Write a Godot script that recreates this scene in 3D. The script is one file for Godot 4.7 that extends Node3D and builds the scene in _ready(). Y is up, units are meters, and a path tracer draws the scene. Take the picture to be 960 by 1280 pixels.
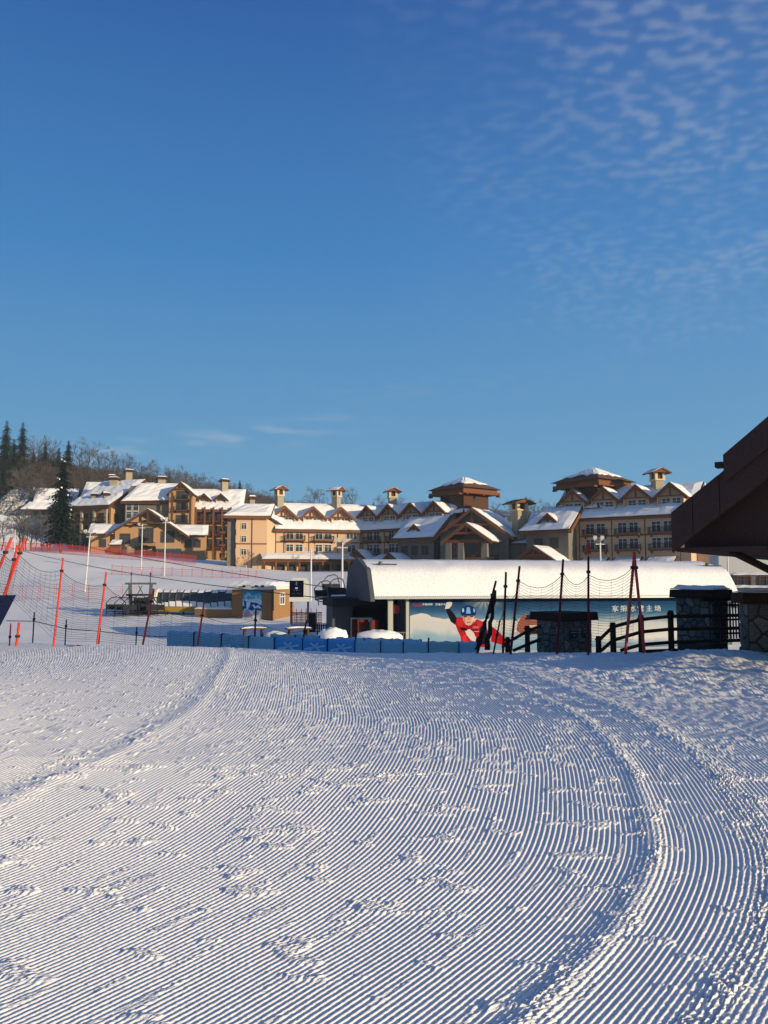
extends Node3D
# A ski resort on a clear, cold morning: groomed piste over a crest, lift station, hotel wings behind, wooded hill.
# Metres; the photographer stands at the origin, eye 1.6 m up, looking along -z.

const EYE := 1.6
const LENS := 1024.0
const TILT := 0.0828

var M := {}
var T := {}
var taken := {}
var shapes := {}
var rng := RandomNumberGenerator.new()
var nz := FastNoiseLite.new()

# ---------------------------------------------------------------- mesh building
class MB:
	var v := PackedVector3Array()
	var uv := PackedVector2Array()
	func tri(a: Vector3, b: Vector3, c: Vector3) -> void:
		v.append(a); v.append(b); v.append(c)
	func quad(a: Vector3, b: Vector3, c: Vector3, d: Vector3) -> void:
		v.append(a); v.append(b); v.append(c); v.append(a); v.append(c); v.append(d)
	# a convex solid of six faces: p[0..3] one face, p[4..7] the opposite one
	func hexa(p: Array) -> void:
		var m := Vector3.ZERO
		for q in p: m += q
		m /= 8.0
		for f in [[0, 1, 2, 3], [4, 5, 6, 7], [0, 1, 5, 4], [1, 2, 6, 5], [2, 3, 7, 6], [3, 0, 4, 7]]:
			var a: Vector3 = p[f[0]]
			var b: Vector3 = p[f[1]]
			var c: Vector3 = p[f[2]]
			var d: Vector3 = p[f[3]]
			if (c - a).cross(b - a).dot((a + b + c + d) * 0.25 - m) < 0.0: quad(a, d, c, b)
			else: quad(a, b, c, d)
	func box(c: Vector3, s: Vector3, k := Basis.IDENTITY) -> void:
		var h := s * 0.5
		var p := []
		for q in [Vector3(-1, -1, -1), Vector3(1, -1, -1), Vector3(1, -1, 1), Vector3(-1, -1, 1), Vector3(-1, 1, -1), Vector3(1, 1, -1), Vector3(1, 1, 1), Vector3(-1, 1, 1)]:
			p.append(c + k * (q * h))
		hexa(p)
	# box by its lower and upper corner
	func span(a: Vector3, b: Vector3) -> void:
		box((a + b) * 0.5, (b - a).abs())
	# a polygon (u along e, w along f) pushed out by g
	func prism(poly: PackedVector2Array, o: Vector3, e: Vector3, f: Vector3, g: Vector3) -> void:
		var n := poly.size()
		var area := 0.0
		for i in n:
			var q := poly[(i + 1) % n]
			area += poly[i].x * q.y - q.x * poly[i].y
		var turn := area * e.cross(f).dot(g) > 0.0
		var t := Geometry2D.triangulate_polygon(poly)
		for k in range(0, t.size(), 3):
			var a := o + e * poly[t[k]].x + f * poly[t[k]].y
			var b := o + e * poly[t[k + 1]].x + f * poly[t[k + 1]].y
			var c := o + e * poly[t[k + 2]].x + f * poly[t[k + 2]].y
			if (c - a).cross(b - a).dot(g) > 0.0:
				tri(a, c, b); tri(a + g, b + g, c + g)
			else:
				tri(a, b, c); tri(a + g, c + g, b + g)
		for i in n:
			var p := poly[i]
			var q := poly[(i + 1) % n]
			var a := o + e * p.x + f * p.y
			var b := o + e * q.x + f * q.y
			if turn: quad(a, a + g, b + g, b)
			else: quad(a, b, b + g, a + g)
	func tube(pts: Array, r0: float, r1: float, sides := 5) -> void:
		var n := pts.size()
		var rings := []
		for i in n:
			var d: Vector3 = (pts[mini(i + 1, n - 1)] - pts[maxi(i - 1, 0)]).normalized()
			var s := d.cross(Vector3.UP if absf(d.y) < 0.9 else Vector3.RIGHT).normalized()
			var u := s.cross(d)
			var r := lerpf(r0, r1, float(i) / maxf(1.0, n - 1))
			var ring := []
			for k in sides:
				var a := TAU * k / sides
				ring.append(pts[i] + (s * cos(a) + u * sin(a)) * r)
			rings.append(ring)
		for i in n - 1:
			for k in sides:
				var j := (k + 1) % sides
				quad(rings[i][k], rings[i + 1][k], rings[i + 1][j], rings[i][j])
		for k in range(1, sides - 1):
			tri(rings[0][0], rings[0][k], rings[0][k + 1])
			tri(rings[n - 1][0], rings[n - 1][k + 1], rings[n - 1][k])
	func make() -> ArrayMesh:
		var a := []
		a.resize(Mesh.ARRAY_MAX)
		var n := PackedVector3Array()
		n.resize(v.size())
		for i in range(0, v.size(), 3):
			var k := (v[i + 2] - v[i]).cross(v[i + 1] - v[i]).normalized()
			n[i] = k; n[i + 1] = k; n[i + 2] = k
		a[Mesh.ARRAY_VERTEX] = v
		a[Mesh.ARRAY_NORMAL] = n
		if uv.size() == v.size() and uv.size() > 0: a[Mesh.ARRAY_TEX_UV] = uv
		var m := ArrayMesh.new()
		m.add_surface_from_arrays(Mesh.PRIMITIVE_TRIANGLES, a)
		return m

func numbered(called: String) -> String:
	var n: int = taken.get(called, 0)
	taken[called] = n + 1
	return called if n == 0 else "%s_%03d" % [called, n]

func put(mesh: Mesh, called: String, mat: Material, parent: Node = self, at := Vector3.ZERO) -> MeshInstance3D:
	var o := MeshInstance3D.new()
	o.mesh = mesh
	o.material_override = mat
	o.position = at
	o.name = numbered(called) if parent == self else called
	parent.add_child(o, true)
	return o

func commit(b: MB, called: String, mat: Material, parent: Node = self, at := Vector3.ZERO) -> MeshInstance3D:
	return put(b.make(), called, mat, parent, at)

func base(called: String, at := Vector3.ZERO, turn := 0.0) -> Node3D:
	var o := Node3D.new()
	o.name = numbered(called)
	o.position = at
	o.rotation.y = turn
	add_child(o)
	return o

func node(called: String, parent: Node, at := Vector3.ZERO, turn := 0.0) -> Node3D:
	var o := Node3D.new()
	o.name = called
	o.position = at
	o.rotation.y = turn
	parent.add_child(o, true)
	return o

func tag(o: Node, label: String, category: String, group := "", kind := "") -> Node:
	if label: o.set_meta("label", label)
	if category: o.set_meta("category", category)
	if group: o.set_meta("group", group)
	if kind: o.set_meta("kind", kind)
	return o

func copy_of(o: Node3D, called: String) -> Node3D:
	var c: Node3D = o.duplicate()
	c.name = numbered(called)
	add_child(c)
	return c

# a surveyed point: bearing and height read off the photograph, depth in metres
func survey(u: float, v: float, depth: float) -> Vector3:
	var y := (640.0 - v) / LENS
	var k := depth / (cos(TILT) - y * sin(TILT))
	return Vector3((u - 480.0) / LENS * k, EYE + (y * cos(TILT) + sin(TILT)) * k, -depth)

# ---------------------------------------------------------------- materials
func lin(r: float, g: float, b: float) -> Color:
	return Color(r, g, b).linear_to_srgb()

func noise_tex(called: String, freq: float, octaves: int, lo: float, hi: float, size := 512, sx := 1, warp := 0.0) -> void:
	var n := FastNoiseLite.new()
	n.seed = called.hash() % 1000
	n.noise_type = FastNoiseLite.TYPE_SIMPLEX_SMOOTH
	n.frequency = freq
	n.fractal_octaves = octaves
	if warp > 0.0:
		n.domain_warp_enabled = true
		n.domain_warp_amplitude = warp
	var im := n.get_seamless_image(size * sx, size)
	if sx > 1: im.resize(size, size)
	im.convert(Image.FORMAT_RGB8)
	T[called + "_raw"] = im
	var data := im.get_data()
	for i in data.size():
		data[i] = int(clampf(lerpf(lo, hi, data[i] / 255.0), 0.3, 1.0) * 255.0)
	var out := Image.create_from_data(size, size, false, Image.FORMAT_RGB8, data)
	out.generate_mipmaps()
	T[called] = ImageTexture.create_from_image(out)

func bump_tex(called: String, from: String, scale: float) -> void:
	var im: Image = T[from + "_raw"].duplicate()
	im.bump_map_to_normal_map(scale)
	im.generate_mipmaps()
	T[called] = ImageTexture.create_from_image(im)

func mat(called: String, c: Color, rough := 0.85, tex := "", scale := 1.0, bump := "", bump_scale := 1.0, metal := 0.0) -> StandardMaterial3D:
	var m := StandardMaterial3D.new()
	m.resource_name = called
	m.albedo_color = c
	m.roughness = rough
	m.metallic = metal
	if rough > 0.5 and metal == 0.0: m.metallic_specular = 0.2
	m.uv1_triplanar = tex != "" or bump != ""
	m.uv1_scale = Vector3.ONE * scale
	if tex: m.albedo_texture = T[tex]
	if bump:
		m.normal_enabled = true
		m.normal_texture = T[bump]
		m.normal_scale = bump_scale
	M[called] = m
	return m

func make_materials() -> void:
	noise_tex("grain", 0.03, 4, 0.86, 1.0)
	noise_tex("mottle", 0.012, 5, 0.62, 1.0)
	noise_tex("streak", 0.02, 4, 0.55, 1.0, 256, 4)
	noise_tex("powder", 0.06, 4, 0.0, 1.0)
	bump_tex("powder_bump", "powder", 3.0)
	bump_tex("mottle_bump", "mottle", 4.0)
	mat("snow", lin(0.88, 0.87, 0.85), 0.75, "grain", 1.3, "powder_bump", 0.55)
	mat("piste", lin(0.88, 0.865, 0.84), 0.75, "grain", 2.6, "powder_bump", 0.9)
	mat("ground_snow", lin(0.86, 0.85, 0.83), 0.8, "grain", 0.35, "powder_bump", 0.5)
	mat("roof_snow", lin(0.86, 0.85, 0.83), 0.8, "grain", 0.3, "powder_bump", 0.1)
	mat("stucco", lin(0.62, 0.41, 0.25), 0.9, "grain", 0.4, "mottle_bump", 0.15)
	mat("stucco_tan", lin(0.44, 0.26, 0.135), 0.9, "grain", 0.4, "mottle_bump", 0.15)
	mat("stucco_pale", lin(0.60, 0.49, 0.33), 0.9, "grain", 0.4, "mottle_bump", 0.15)
	mat("stone", lin(0.24, 0.215, 0.18), 0.95, "mottle", 0.7, "mottle_bump", 0.6)
	mat("stone_cream", lin(0.46, 0.39, 0.27), 0.95, "mottle", 0.7, "mottle_bump", 0.6)
	mat("rust_wood", lin(0.26, 0.105, 0.05), 0.8, "streak", 0.6, "mottle_bump", 0.2)
	mat("brown_wood", lin(0.13, 0.062, 0.035), 0.8, "streak", 0.6, "mottle_bump", 0.2)
	mat("dark_wood", lin(0.055, 0.032, 0.022), 0.8, "streak", 1.5, "mottle_bump", 0.2)
	mat("shelter_wood", lin(0.072, 0.041, 0.036), 0.75, "grain", 0.9, "mottle_bump", 0.15)
	mat("shingle", lin(0.19, 0.11, 0.075), 0.9, "streak", 0.8, "mottle_bump", 0.4)
	mat("timber_panel", lin(0.28, 0.23, 0.17), 0.9, "streak", 0.8)
	var gl := mat("window_glass", lin(0.035, 0.04, 0.045), 0.08)
	gl.metallic_specular = 0.3
	mat("frame_white", lin(0.55, 0.53, 0.47), 0.6)
	mat("frame_brown", lin(0.12, 0.06, 0.035), 0.7)
	mat("rail_iron", lin(0.03, 0.025, 0.025), 0.6)
	mat("cladding", lin(0.085, 0.092, 0.105), 0.6, "grain", 0.8)
	mat("eave_metal", lin(0.42, 0.43, 0.42), 0.4, "grain", 0.8, "", 1.0, 0.3)
	mat("door_red", lin(0.16, 0.035, 0.02), 0.7, "streak", 1.2)
	mat("post_pale", lin(0.42, 0.42, 0.34), 0.6, "grain", 1.0)
	mat("steel", lin(0.16, 0.17, 0.16), 0.5, "mottle", 0.9, "", 1.0, 0.4)
	mat("steel_dark", lin(0.026, 0.028, 0.034), 0.8, "grain", 1.0)
	mat("lamp_pole", lin(0.60, 0.60, 0.57), 0.5, "grain", 1.0)
	mat("red_pole", lin(0.62, 0.045, 0.02), 0.45, "grain", 3.0)
	mat("shaded_red_pole", lin(0.11, 0.016, 0.018), 0.55, "grain", 3.0)  # red pole with its shade painted into the colour
	mat("crimson_pole", lin(0.42, 0.022, 0.028), 0.5, "grain", 3.0)
	mat("net_dark", lin(0.03, 0.03, 0.035), 0.8)
	mat("net_red", lin(0.45, 0.06, 0.045), 0.8)
	mat("net_bundle", lin(0.035, 0.02, 0.028), 0.9, "mottle", 3.0)
	mat("mat_blue", lin(0.09, 0.34, 0.68), 0.55, "grain", 1.5, "mottle_bump", 0.6)
	mat("mat_pale", lin(0.25, 0.48, 0.62), 0.6, "grain", 1.5, "mottle_bump", 0.6)
	mat("mat_teal", lin(0.25, 0.46, 0.50), 0.6, "grain", 1.5, "mottle_bump", 0.6)
	mat("mat_navy", lin(0.006, 0.011, 0.04), 1.0, "grain", 1.5, "mottle_bump", 0.5)
	mat("mark_white", lin(0.28, 0.52, 0.70), 0.7)
	mat("hut_wall", lin(0.30, 0.165, 0.075), 0.85, "grain", 1.0)
	mat("white_panel", lin(0.62, 0.61, 0.56), 0.6, "grain", 0.8)
	mat("yellow_beam", lin(0.42, 0.25, 0.03), 0.6, "grain", 0.8)
	mat("tunnel_panel", lin(0.06, 0.07, 0.075), 0.3, "mottle", 0.6)
	mat("brown_table", lin(0.16, 0.10, 0.06), 0.8, "streak", 1.5)
	mat("mortar", lin(0.075, 0.072, 0.068), 0.95, "mottle", 2.0)
	for k in 4:
		var q: float = [0.75, 1.0, 1.2, 0.88][k]
		var w: float = [0.0, 0.015, 0.03, -0.008][k]
		mat("stone_%d" % k, lin(0.2 * q + w, 0.185 * q + w * 0.7, 0.165 * q), 0.9, "mottle", 3.0, "mottle_bump", 0.8)
	mat("bark", lin(0.11, 0.085, 0.07), 0.95, "mottle", 0.6)
	mat("twig", lin(0.074, 0.06, 0.052), 0.95)
	mat("twig_grey", lin(0.085, 0.076, 0.07), 0.95)
	mat("needles", lin(0.022, 0.034, 0.022), 0.9)
	mat("needles_dark", lin(0.012, 0.021, 0.018), 0.9)
	noise_tex("crag", 0.018, 5, -0.9, 1.9, 512, 1, 20.0)
	mat("rock", lin(0.62, 0.60, 0.58), 0.95, "crag", 0.09, "mottle_bump", 1.0)
	mat("black_sign", lin(0.01, 0.012, 0.02), 0.4)
	mat("letter_grey", lin(0.28, 0.30, 0.33), 0.6)
	mat("sign_white", lin(0.7, 0.7, 0.68), 0.6)
	mat("flag_red", lin(0.5, 0.04, 0.03), 0.8)

# ---------------------------------------------------------------- the lie of the land
const LAND := [[-60.0, 0.3], [0.0, 0.0], [4.0, 0.0], [8.0, 0.05], [12.0, 0.06], [16.0, 0.02], [19.0, -0.09], [21.0, -0.33], [23.0, -0.8], [26.0, -1.6], [30.0, -2.25], [37.0, -2.85], [48.0, -3.2], [62.0, -3.3], [80.0, -2.5], [100.0, -1.4], [130.0, 0.4], [165.0, 2.2], [200.0, 3.6], [260.0, 5.2], [330.0, 7.0], [450.0, 9.0], [700.0, 10.0], [2000.0, 10.0]]

func along(tab: Array, d: float) -> float:
	var n := tab.size()
	if d <= tab[0][0]: return tab[0][1]
	if d >= tab[n - 1][0]: return tab[n - 1][1]
	var i := 0
	while d > tab[i + 1][0]: i += 1
	var x0: float = tab[i][0]
	var x1: float = tab[i + 1][0]
	var y0: float = tab[i][1]
	var y1: float = tab[i + 1][1]
	var h := x1 - x0
	var s := (y1 - y0) / h
	var m0: float = s if i == 0 else (y1 - tab[i - 1][1]) / (x1 - tab[i - 1][0])
	var m1: float = s if i + 2 >= n else (tab[i + 2][1] - y0) / (tab[i + 2][0] - x0)
	var t := (d - x0) / h
	var t2 := t * t
	var t3 := t2 * t
	return (2.0 * t3 - 3.0 * t2 + 1.0) * y0 + (t3 - 2.0 * t2 + t) * h * m0 + (3.0 * t2 - 2.0 * t3) * y1 + (t3 - t2) * h * m1

func sideways(x: float, d: float) -> float:
	var near := 1.0 - smoothstep(24.0, 50.0, d)
	var h := near * (0.042 * (maxf(0.0, -x - 0.3) - 0.5 * maxf(0.0, -x - 4.0)) * smoothstep(1.0, 9.0, d))
	if d > 20.0:
		h += near * 0.45 * smoothstep(-4.0, -10.0, x) * smoothstep(20.0, 24.0, d)
	if x > 3.0 and d > 12.0:
		h += near * 0.5 * smoothstep(3.0, 8.0, x) * smoothstep(19.0, 25.0, d)
		h += 0.16 * exp(-pow((x - 6.8) / 1.6, 2.0) - pow((d - 17.0) / 0.9, 2.0))
	if d > 80.0:
		h += smoothstep(85.0, 210.0, d) * 5.2 * smoothstep(-12.0, -95.0, x)
	if d > 230.0:
		var t := x / d
		var ridge := lerpf(335.0, 560.0, smoothstep(-0.46, -0.02, t))
		var top := 31.0 + 1.0 * smoothstep(-0.42, -0.2, t) - 2.0 * smoothstep(-0.1, 0.4, t)
		h += top * smoothstep(252.0, ridge, d)
	return h

func ground(x: float, z: float) -> float:
	return along(LAND, -z) + sideways(x, -z)

func on_ground(u: float, depth: float) -> Vector3:
	var x := (u - 480.0) / LENS * depth
	return Vector3(x, ground(x, -depth), -depth)

func make_land() -> void:
	var radii := [0.0]
	var r := 0.8
	while r < 1000.0:
		radii.append(r)
		r *= 1.045
	var angles := []
	var a := -180.0
	while a < 180.0:
		angles.append(deg_to_rad(a))
		a += 0.5 if absf(a) < 36.0 else 3.0
	var n := angles.size()
	var v := PackedVector3Array()
	var idx := PackedInt32Array()
	for rr in radii:
		for k in n:
			var x: float = rr * sin(angles[k])
			var d: float = rr * cos(angles[k])
			var y := ground(x, -d)
			if d < 23.0: y -= 0.07 * (1.0 - smoothstep(21.5, 23.0, d)) 
			if d > 22.0:
				y += nz.get_noise_2d(x * 40.0, d * 40.0) * 0.06 * smoothstep(22.0, 30.0, d) * (1.0 - smoothstep(50.0, 80.0, d))
				y += nz.get_noise_2d(x * 9.0, d * 9.0) * 0.16 * smoothstep(24.0, 40.0, d) * (1.0 - smoothstep(140.0, 220.0, d))
				y += nz.get_noise_2d(x * 1.5, d * 1.5) * 0.5 * smoothstep(60.0, 120.0, d)
			v.append(Vector3(x, y, -d))
	for i in radii.size() - 1:
		for k in n:
			var j := (k + 1) % n
			var p := i * n
			idx.append_array([p + k, p + n + k, p + n + j, p + k, p + n + j, p + j])
	put(smooth_mesh(v, idx), "ground", M.ground_snow).set_meta("kind", "structure")

func smooth_mesh(v: PackedVector3Array, idx: PackedInt32Array) -> ArrayMesh:
	var nrm := PackedVector3Array()
	nrm.resize(v.size())
	for i in range(0, idx.size(), 3):
		var k := (v[idx[i + 2]] - v[idx[i]]).cross(v[idx[i + 1]] - v[idx[i]])
		nrm[idx[i]] += k; nrm[idx[i + 1]] += k; nrm[idx[i + 2]] += k
	for i in nrm.size():
		nrm[i] = nrm[i].normalized() if nrm[i].length_squared() > 0.0 else Vector3.UP
	var arr := []
	arr.resize(Mesh.ARRAY_MAX)
	arr[Mesh.ARRAY_VERTEX] = v
	arr[Mesh.ARRAY_NORMAL] = nrm
	arr[Mesh.ARRAY_INDEX] = idx
	var m := ArrayMesh.new()
	m.add_surface_from_arrays(Mesh.PRIMITIVE_TRIANGLES, arr)
	return m

# the groomer's path over the ground: x of its track at each depth
const TRACK := [[0.5, -1.5], [2.0, -0.42], [3.1, 0.48], [4.0, 1.1], [5.0, 1.58], [6.4, 1.92], [7.5, 2.1], [9.0, 2.2], [10.5, 2.1], [12.0, 1.94], [15.0, 1.55], [17.5, 1.1], [20.0, 0.5], [24.0, -0.6]]

func make_piste() -> void:
	# two sheets of the same snow: fine underfoot, coarser towards the crest
	var rows := []
	var d := 1.6
	while d < 7.0:
		rows.append(d)
		d += 0.0115
	piste_sheet(rows, 6, 60.0, 1.0, 0.55)
	rows = []
	d = 6.995
	while d < 23.0:
		rows.append(d)
		d *= 1.0058
	piste_sheet(rows, 4, 34.0, 1.7, 0.62)

func piste_sheet(rows: Array, per: int, fine: float, margin: float, open: float) -> void:
	var step := 0.0345 / per
	var d := 0.0
	var v := PackedVector3Array()
	var starts := PackedInt32Array()
	var firsts := PackedInt32Array()
	var counts := PackedInt32Array()
	var fleck := FastNoiseLite.new()
	fleck.seed = 11; fleck.frequency = 1.0; fleck.fractal_octaves = 3
	var rough := FastNoiseLite.new()
	rough.seed = 5; rough.frequency = 1.0; rough.fractal_octaves = 2
	var wave: Array = [-1.0, -0.8, 0.3, 1.0, 0.75, -0.25] if per == 6 else [-1.0, 0.0, 1.0, 0.2]
	for row in rows:
		d = row
		var track := along(TRACK, d)
		var land := along(LAND, d)
		var veer := 0.75 * smoothstep(10.5, 20.0, d)
		var half := margin + open * d
		# columns run in s, metres to the side of the track, negative to the west
		var lo := int(floor((-half - track) / step))
		var hi := int(ceil((half - track) / step))
		if veer > 0.0:
			lo = int(floor(((-half - track) + veer * 4.7) / (1.0 + veer) / step)) if -half - track < -4.7 else lo
		firsts.append(lo)
		counts.append(hi - lo + 1)
		starts.append(v.size())
		var fade_far := smoothstep(9.0, 13.0, d)
		var clear := 0.12 * smoothstep(7.5, 4.5, d)
		for c in range(lo, hi + 1):
			var s := c * step
			var x := track + s
			if s < -4.7: x += (s + 4.7) * veer
			var side := sideways(x, d) if (x < -0.3 or x > 3.0) else 0.0
			var amp := 0.0047
			var lift := 0.0
			var grit := 0.0016
			var f := fleck.get_noise_2d(x * 1.7, d * 4.2 + s * 0.8)
			var f2 := fleck.get_noise_2d(s * 7.0 + 40.0, d * 1.3)
			var m := clampf((f - 0.26 - clear) * 11.0, 0.0, 1.0)
			var m2 := clampf((f2 - 0.33 - clear * 0.5) * 12.0, 0.0, 1.0)
			amp *= 1.0 - 0.3 * smoothstep(0.0, -3.5, s)
			amp *= 1.0 - 0.85 * maxf(m, m2 * 0.8)
			lift += m * 0.010 + m2 * 0.003
			grit += m * 0.007 + m2 * 0.006
			var worn := 0.0
			if s > 0.75:
				# beyond the second track the snow is chopped crosswise, then trodden
				var chop := sin((d + 0.35 * s) * 92.0)
				amp *= 0.72 + 0.28 * chop
				worn = clampf(fade_far * smoothstep(0.7, 1.6, s) + smoothstep(4.5, 6.0, x), 0.0, 1.0)
				amp *= 1.0 - worn * 0.9
				grit += worn * 0.011
			var b0 := absf(s - 0.02)
			if b0 < 0.3:
				var g0 := exp(-b0 * b0 * 130.0)
				lift += 0.016 * g0
				grit += 0.012 * g0 * (0.4 + 0.6 * clampf(f2 * 3.0 + 0.5, 0.0, 1.0))
				amp *= 1.0 - 0.6 * g0
			var b1 := absf(s - 0.68)
			if b1 < 0.4:
				var g1 := exp(-b1 * b1 * 60.0)
				lift += 0.022 * g1 * smoothstep(6.0, 9.0, d)
				grit += 0.012 * g1
				amp *= 1.0 - 0.75 * g1 * smoothstep(5.5, 7.5, d)
			var b2 := absf(s + 4.62)
			if b2 < 0.5:
				var g2 := exp(-b2 * b2 * 45.0)
				lift -= 0.006 * g2
				grit += 0.006 * g2
				amp *= 1.0 - 0.7 * g2
				lift += 0.012 * exp(-pow(s + 4.36, 2.0) * 90.0)
			var y: float = land + side + lift + amp * wave[posmod(c, per)]
			y += rough.get_noise_2d(x * fine, d * fine) * grit
			y += fleck.get_noise_2d(x * 0.35, d * 0.35) * 0.016
			if worn > 0.0: y += fleck.get_noise_2d(x * 2.4, d * 2.4) * 0.05 * worn
			v.append(Vector3(x, y, -d))
	var idx := PackedInt32Array()
	for i in rows.size() - 1:
		var l := maxi(firsts[i], firsts[i + 1])
		var h := mini(firsts[i] + counts[i], firsts[i + 1] + counts[i + 1]) - 1
		var p := starts[i] - firsts[i]
		var q := starts[i + 1] - firsts[i + 1]
		for c in range(l, h):
			idx.append(p + c); idx.append(q + c); idx.append(q + c + 1)
			idx.append(p + c); idx.append(q + c + 1); idx.append(p + c + 1)
	put(smooth_mesh(v, idx), "groomed_path", M.piste).set_meta("kind", "structure")

# ---------------------------------------------------------------- sky
const SUN_AZ := 56.0
const SUN_EL := 12.0

# clear winter sky: blue by height, whiter round the sun as clear air is, thin rippled cloud in the north-east
func sky_image() -> ImageTexture:
	var w := 2048
	var h := 1024
	var im := Image.create_empty(w, h, false, Image.FORMAT_RGBF)
	im.fill(Color(0.2, 0.22, 0.25))
	var by_height := [[0.0, Color(0.163, 0.333, 0.474)], [7.0, Color(0.118, 0.286, 0.458)], [22.0, Color(0.048, 0.183, 0.416)], [37.0, Color(0.022, 0.093, 0.299)], [90.0, Color(0.013, 0.055, 0.196)]]
	var puffs := FastNoiseLite.new()
	puffs.seed = 21; puffs.frequency = 1.0; puffs.fractal_octaves = 3; puffs.fractal_gain = 0.4
	puffs.noise_type = FastNoiseLite.TYPE_SIMPLEX_SMOOTH
	var field := FastNoiseLite.new()
	field.seed = 8; field.frequency = 1.0; field.fractal_octaves = 3
	var se := deg_to_rad(SUN_EL)
	var sa := PI - deg_to_rad(SUN_AZ)
	for j in h / 2:
		var el := PI * 0.5 - (j + 0.5) / h * PI
		var e := rad_to_deg(el)
		var reach := 1.0 / tan(el)
		var row := Color.WHITE
		for k in by_height.size() - 1:
			if e >= by_height[k][0] and e <= by_height[k + 1][0]:
				row = by_height[k][1].lerp(by_height[k + 1][1], (e - by_height[k][0]) / (by_height[k + 1][0] - by_height[k][0]))
		for i in w:
			var az := wrapf((i + 0.5) / w * TAU, -PI, PI)
			var g := rad_to_deg(az)
			var c := row
			var off := acos(clampf(sin(el) * sin(se) + cos(el) * cos(se) * cos(az - sa), -1.0, 1.0))
			var halo := 1.2 * exp(-3.0 * off)
			c.r += halo; c.g += halo * 0.94; c.b += halo * 0.84
			var a := 0.0
			var sheet := smoothstep(-2.0, 25.0, g + (e - 22.0) * 0.35) * smoothstep(11.5, 21.0, e) * smoothstep(170.0, 70.0, g)
			if sheet > 0.01:
				var px := sin(az) * reach
				var pz := cos(az) * reach
				var patch := clampf(field.get_noise_2d(px * 1.7, pz * 1.7) * 0.9 + 0.75, 0.25, 1.0)
				var n := puffs.get_noise_2d(px * 14.0 + 2.0 * pz, pz * 24.0)
				a += sheet * patch * (0.09 + 0.85 * smoothstep(-0.2, 0.55, n))
			if e < 17.0:
				var line := 7.6 + 0.155 * (g + 24.0)
				var band := exp(-pow((e - line) / 0.75, 2.0)) * smoothstep(-60.0, -24.0, g) * smoothstep(2.0, -9.0, g)
				if band > 0.01: a += band * smoothstep(-0.1, 0.5, field.get_noise_2d(g * 0.16, e * 1.3 + 7.0)) * 1.2
				var high := exp(-pow((e - 13.2 - 0.05 * g) / 0.8, 2.0)) * smoothstep(-14.0, 2.0, g) * smoothstep(22.0, 8.0, g)
				if high > 0.01: a += high * smoothstep(0.0, 0.5, field.get_noise_2d(g * 0.25, e * 2.0 + 3.0)) * 0.22
			if a > 0.003: c = c.lerp(Color(0.40, 0.44, 0.50), clampf(a, 0.0, 1.0) * 0.3)
			im.set_pixel(i, j, c)
	return ImageTexture.create_from_image(im)

func make_light() -> void:
	var cam := Camera3D.new()
	cam.name = "camera"
	cam.position = Vector3(0, EYE, 0)
	cam.rotation = Vector3(TILT, 0, 0)
	cam.fov = rad_to_deg(2.0 * atan(640.0 / LENS))
	cam.near = 0.1
	cam.far = 4000.0
	add_child(cam)
	cam.current = true
	var sm := PanoramaSkyMaterial.new()
	sm.panorama = sky_image()
	var sky := Sky.new()
	sky.sky_material = sm
	var env := Environment.new()
	env.background_mode = Environment.BG_SKY
	env.sky = sky
	env.tonemap_mode = Environment.TONE_MAPPER_LINEAR
	env.tonemap_exposure = 1.22
	env.sdfgi_enabled = true
	env.ssao_enabled = true
	env.ssil_enabled = true
	env.fog_enabled = true
	env.fog_density = 0.00018
	env.fog_light_color = lin(0.50, 0.62, 0.75)
	var we := WorldEnvironment.new()
	we.name = "world_environment"
	we.environment = env
	add_child(we)
	var sun := DirectionalLight3D.new()
	sun.name = "sun"
	sun.light_energy = 1.6
	sun.light_color = Color(1.0, 0.91, 0.75)
	sun.light_angular_distance = 0.5
	sun.shadow_enabled = true
	var az := deg_to_rad(SUN_AZ)
	var el := deg_to_rad(SUN_EL)
	var to_sun := Vector3(sin(az) * cos(el), sin(el), cos(az) * cos(el))
	add_child(sun)
	sun.look_at_from_position(to_sun * 100.0, Vector3.ZERO)

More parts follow.
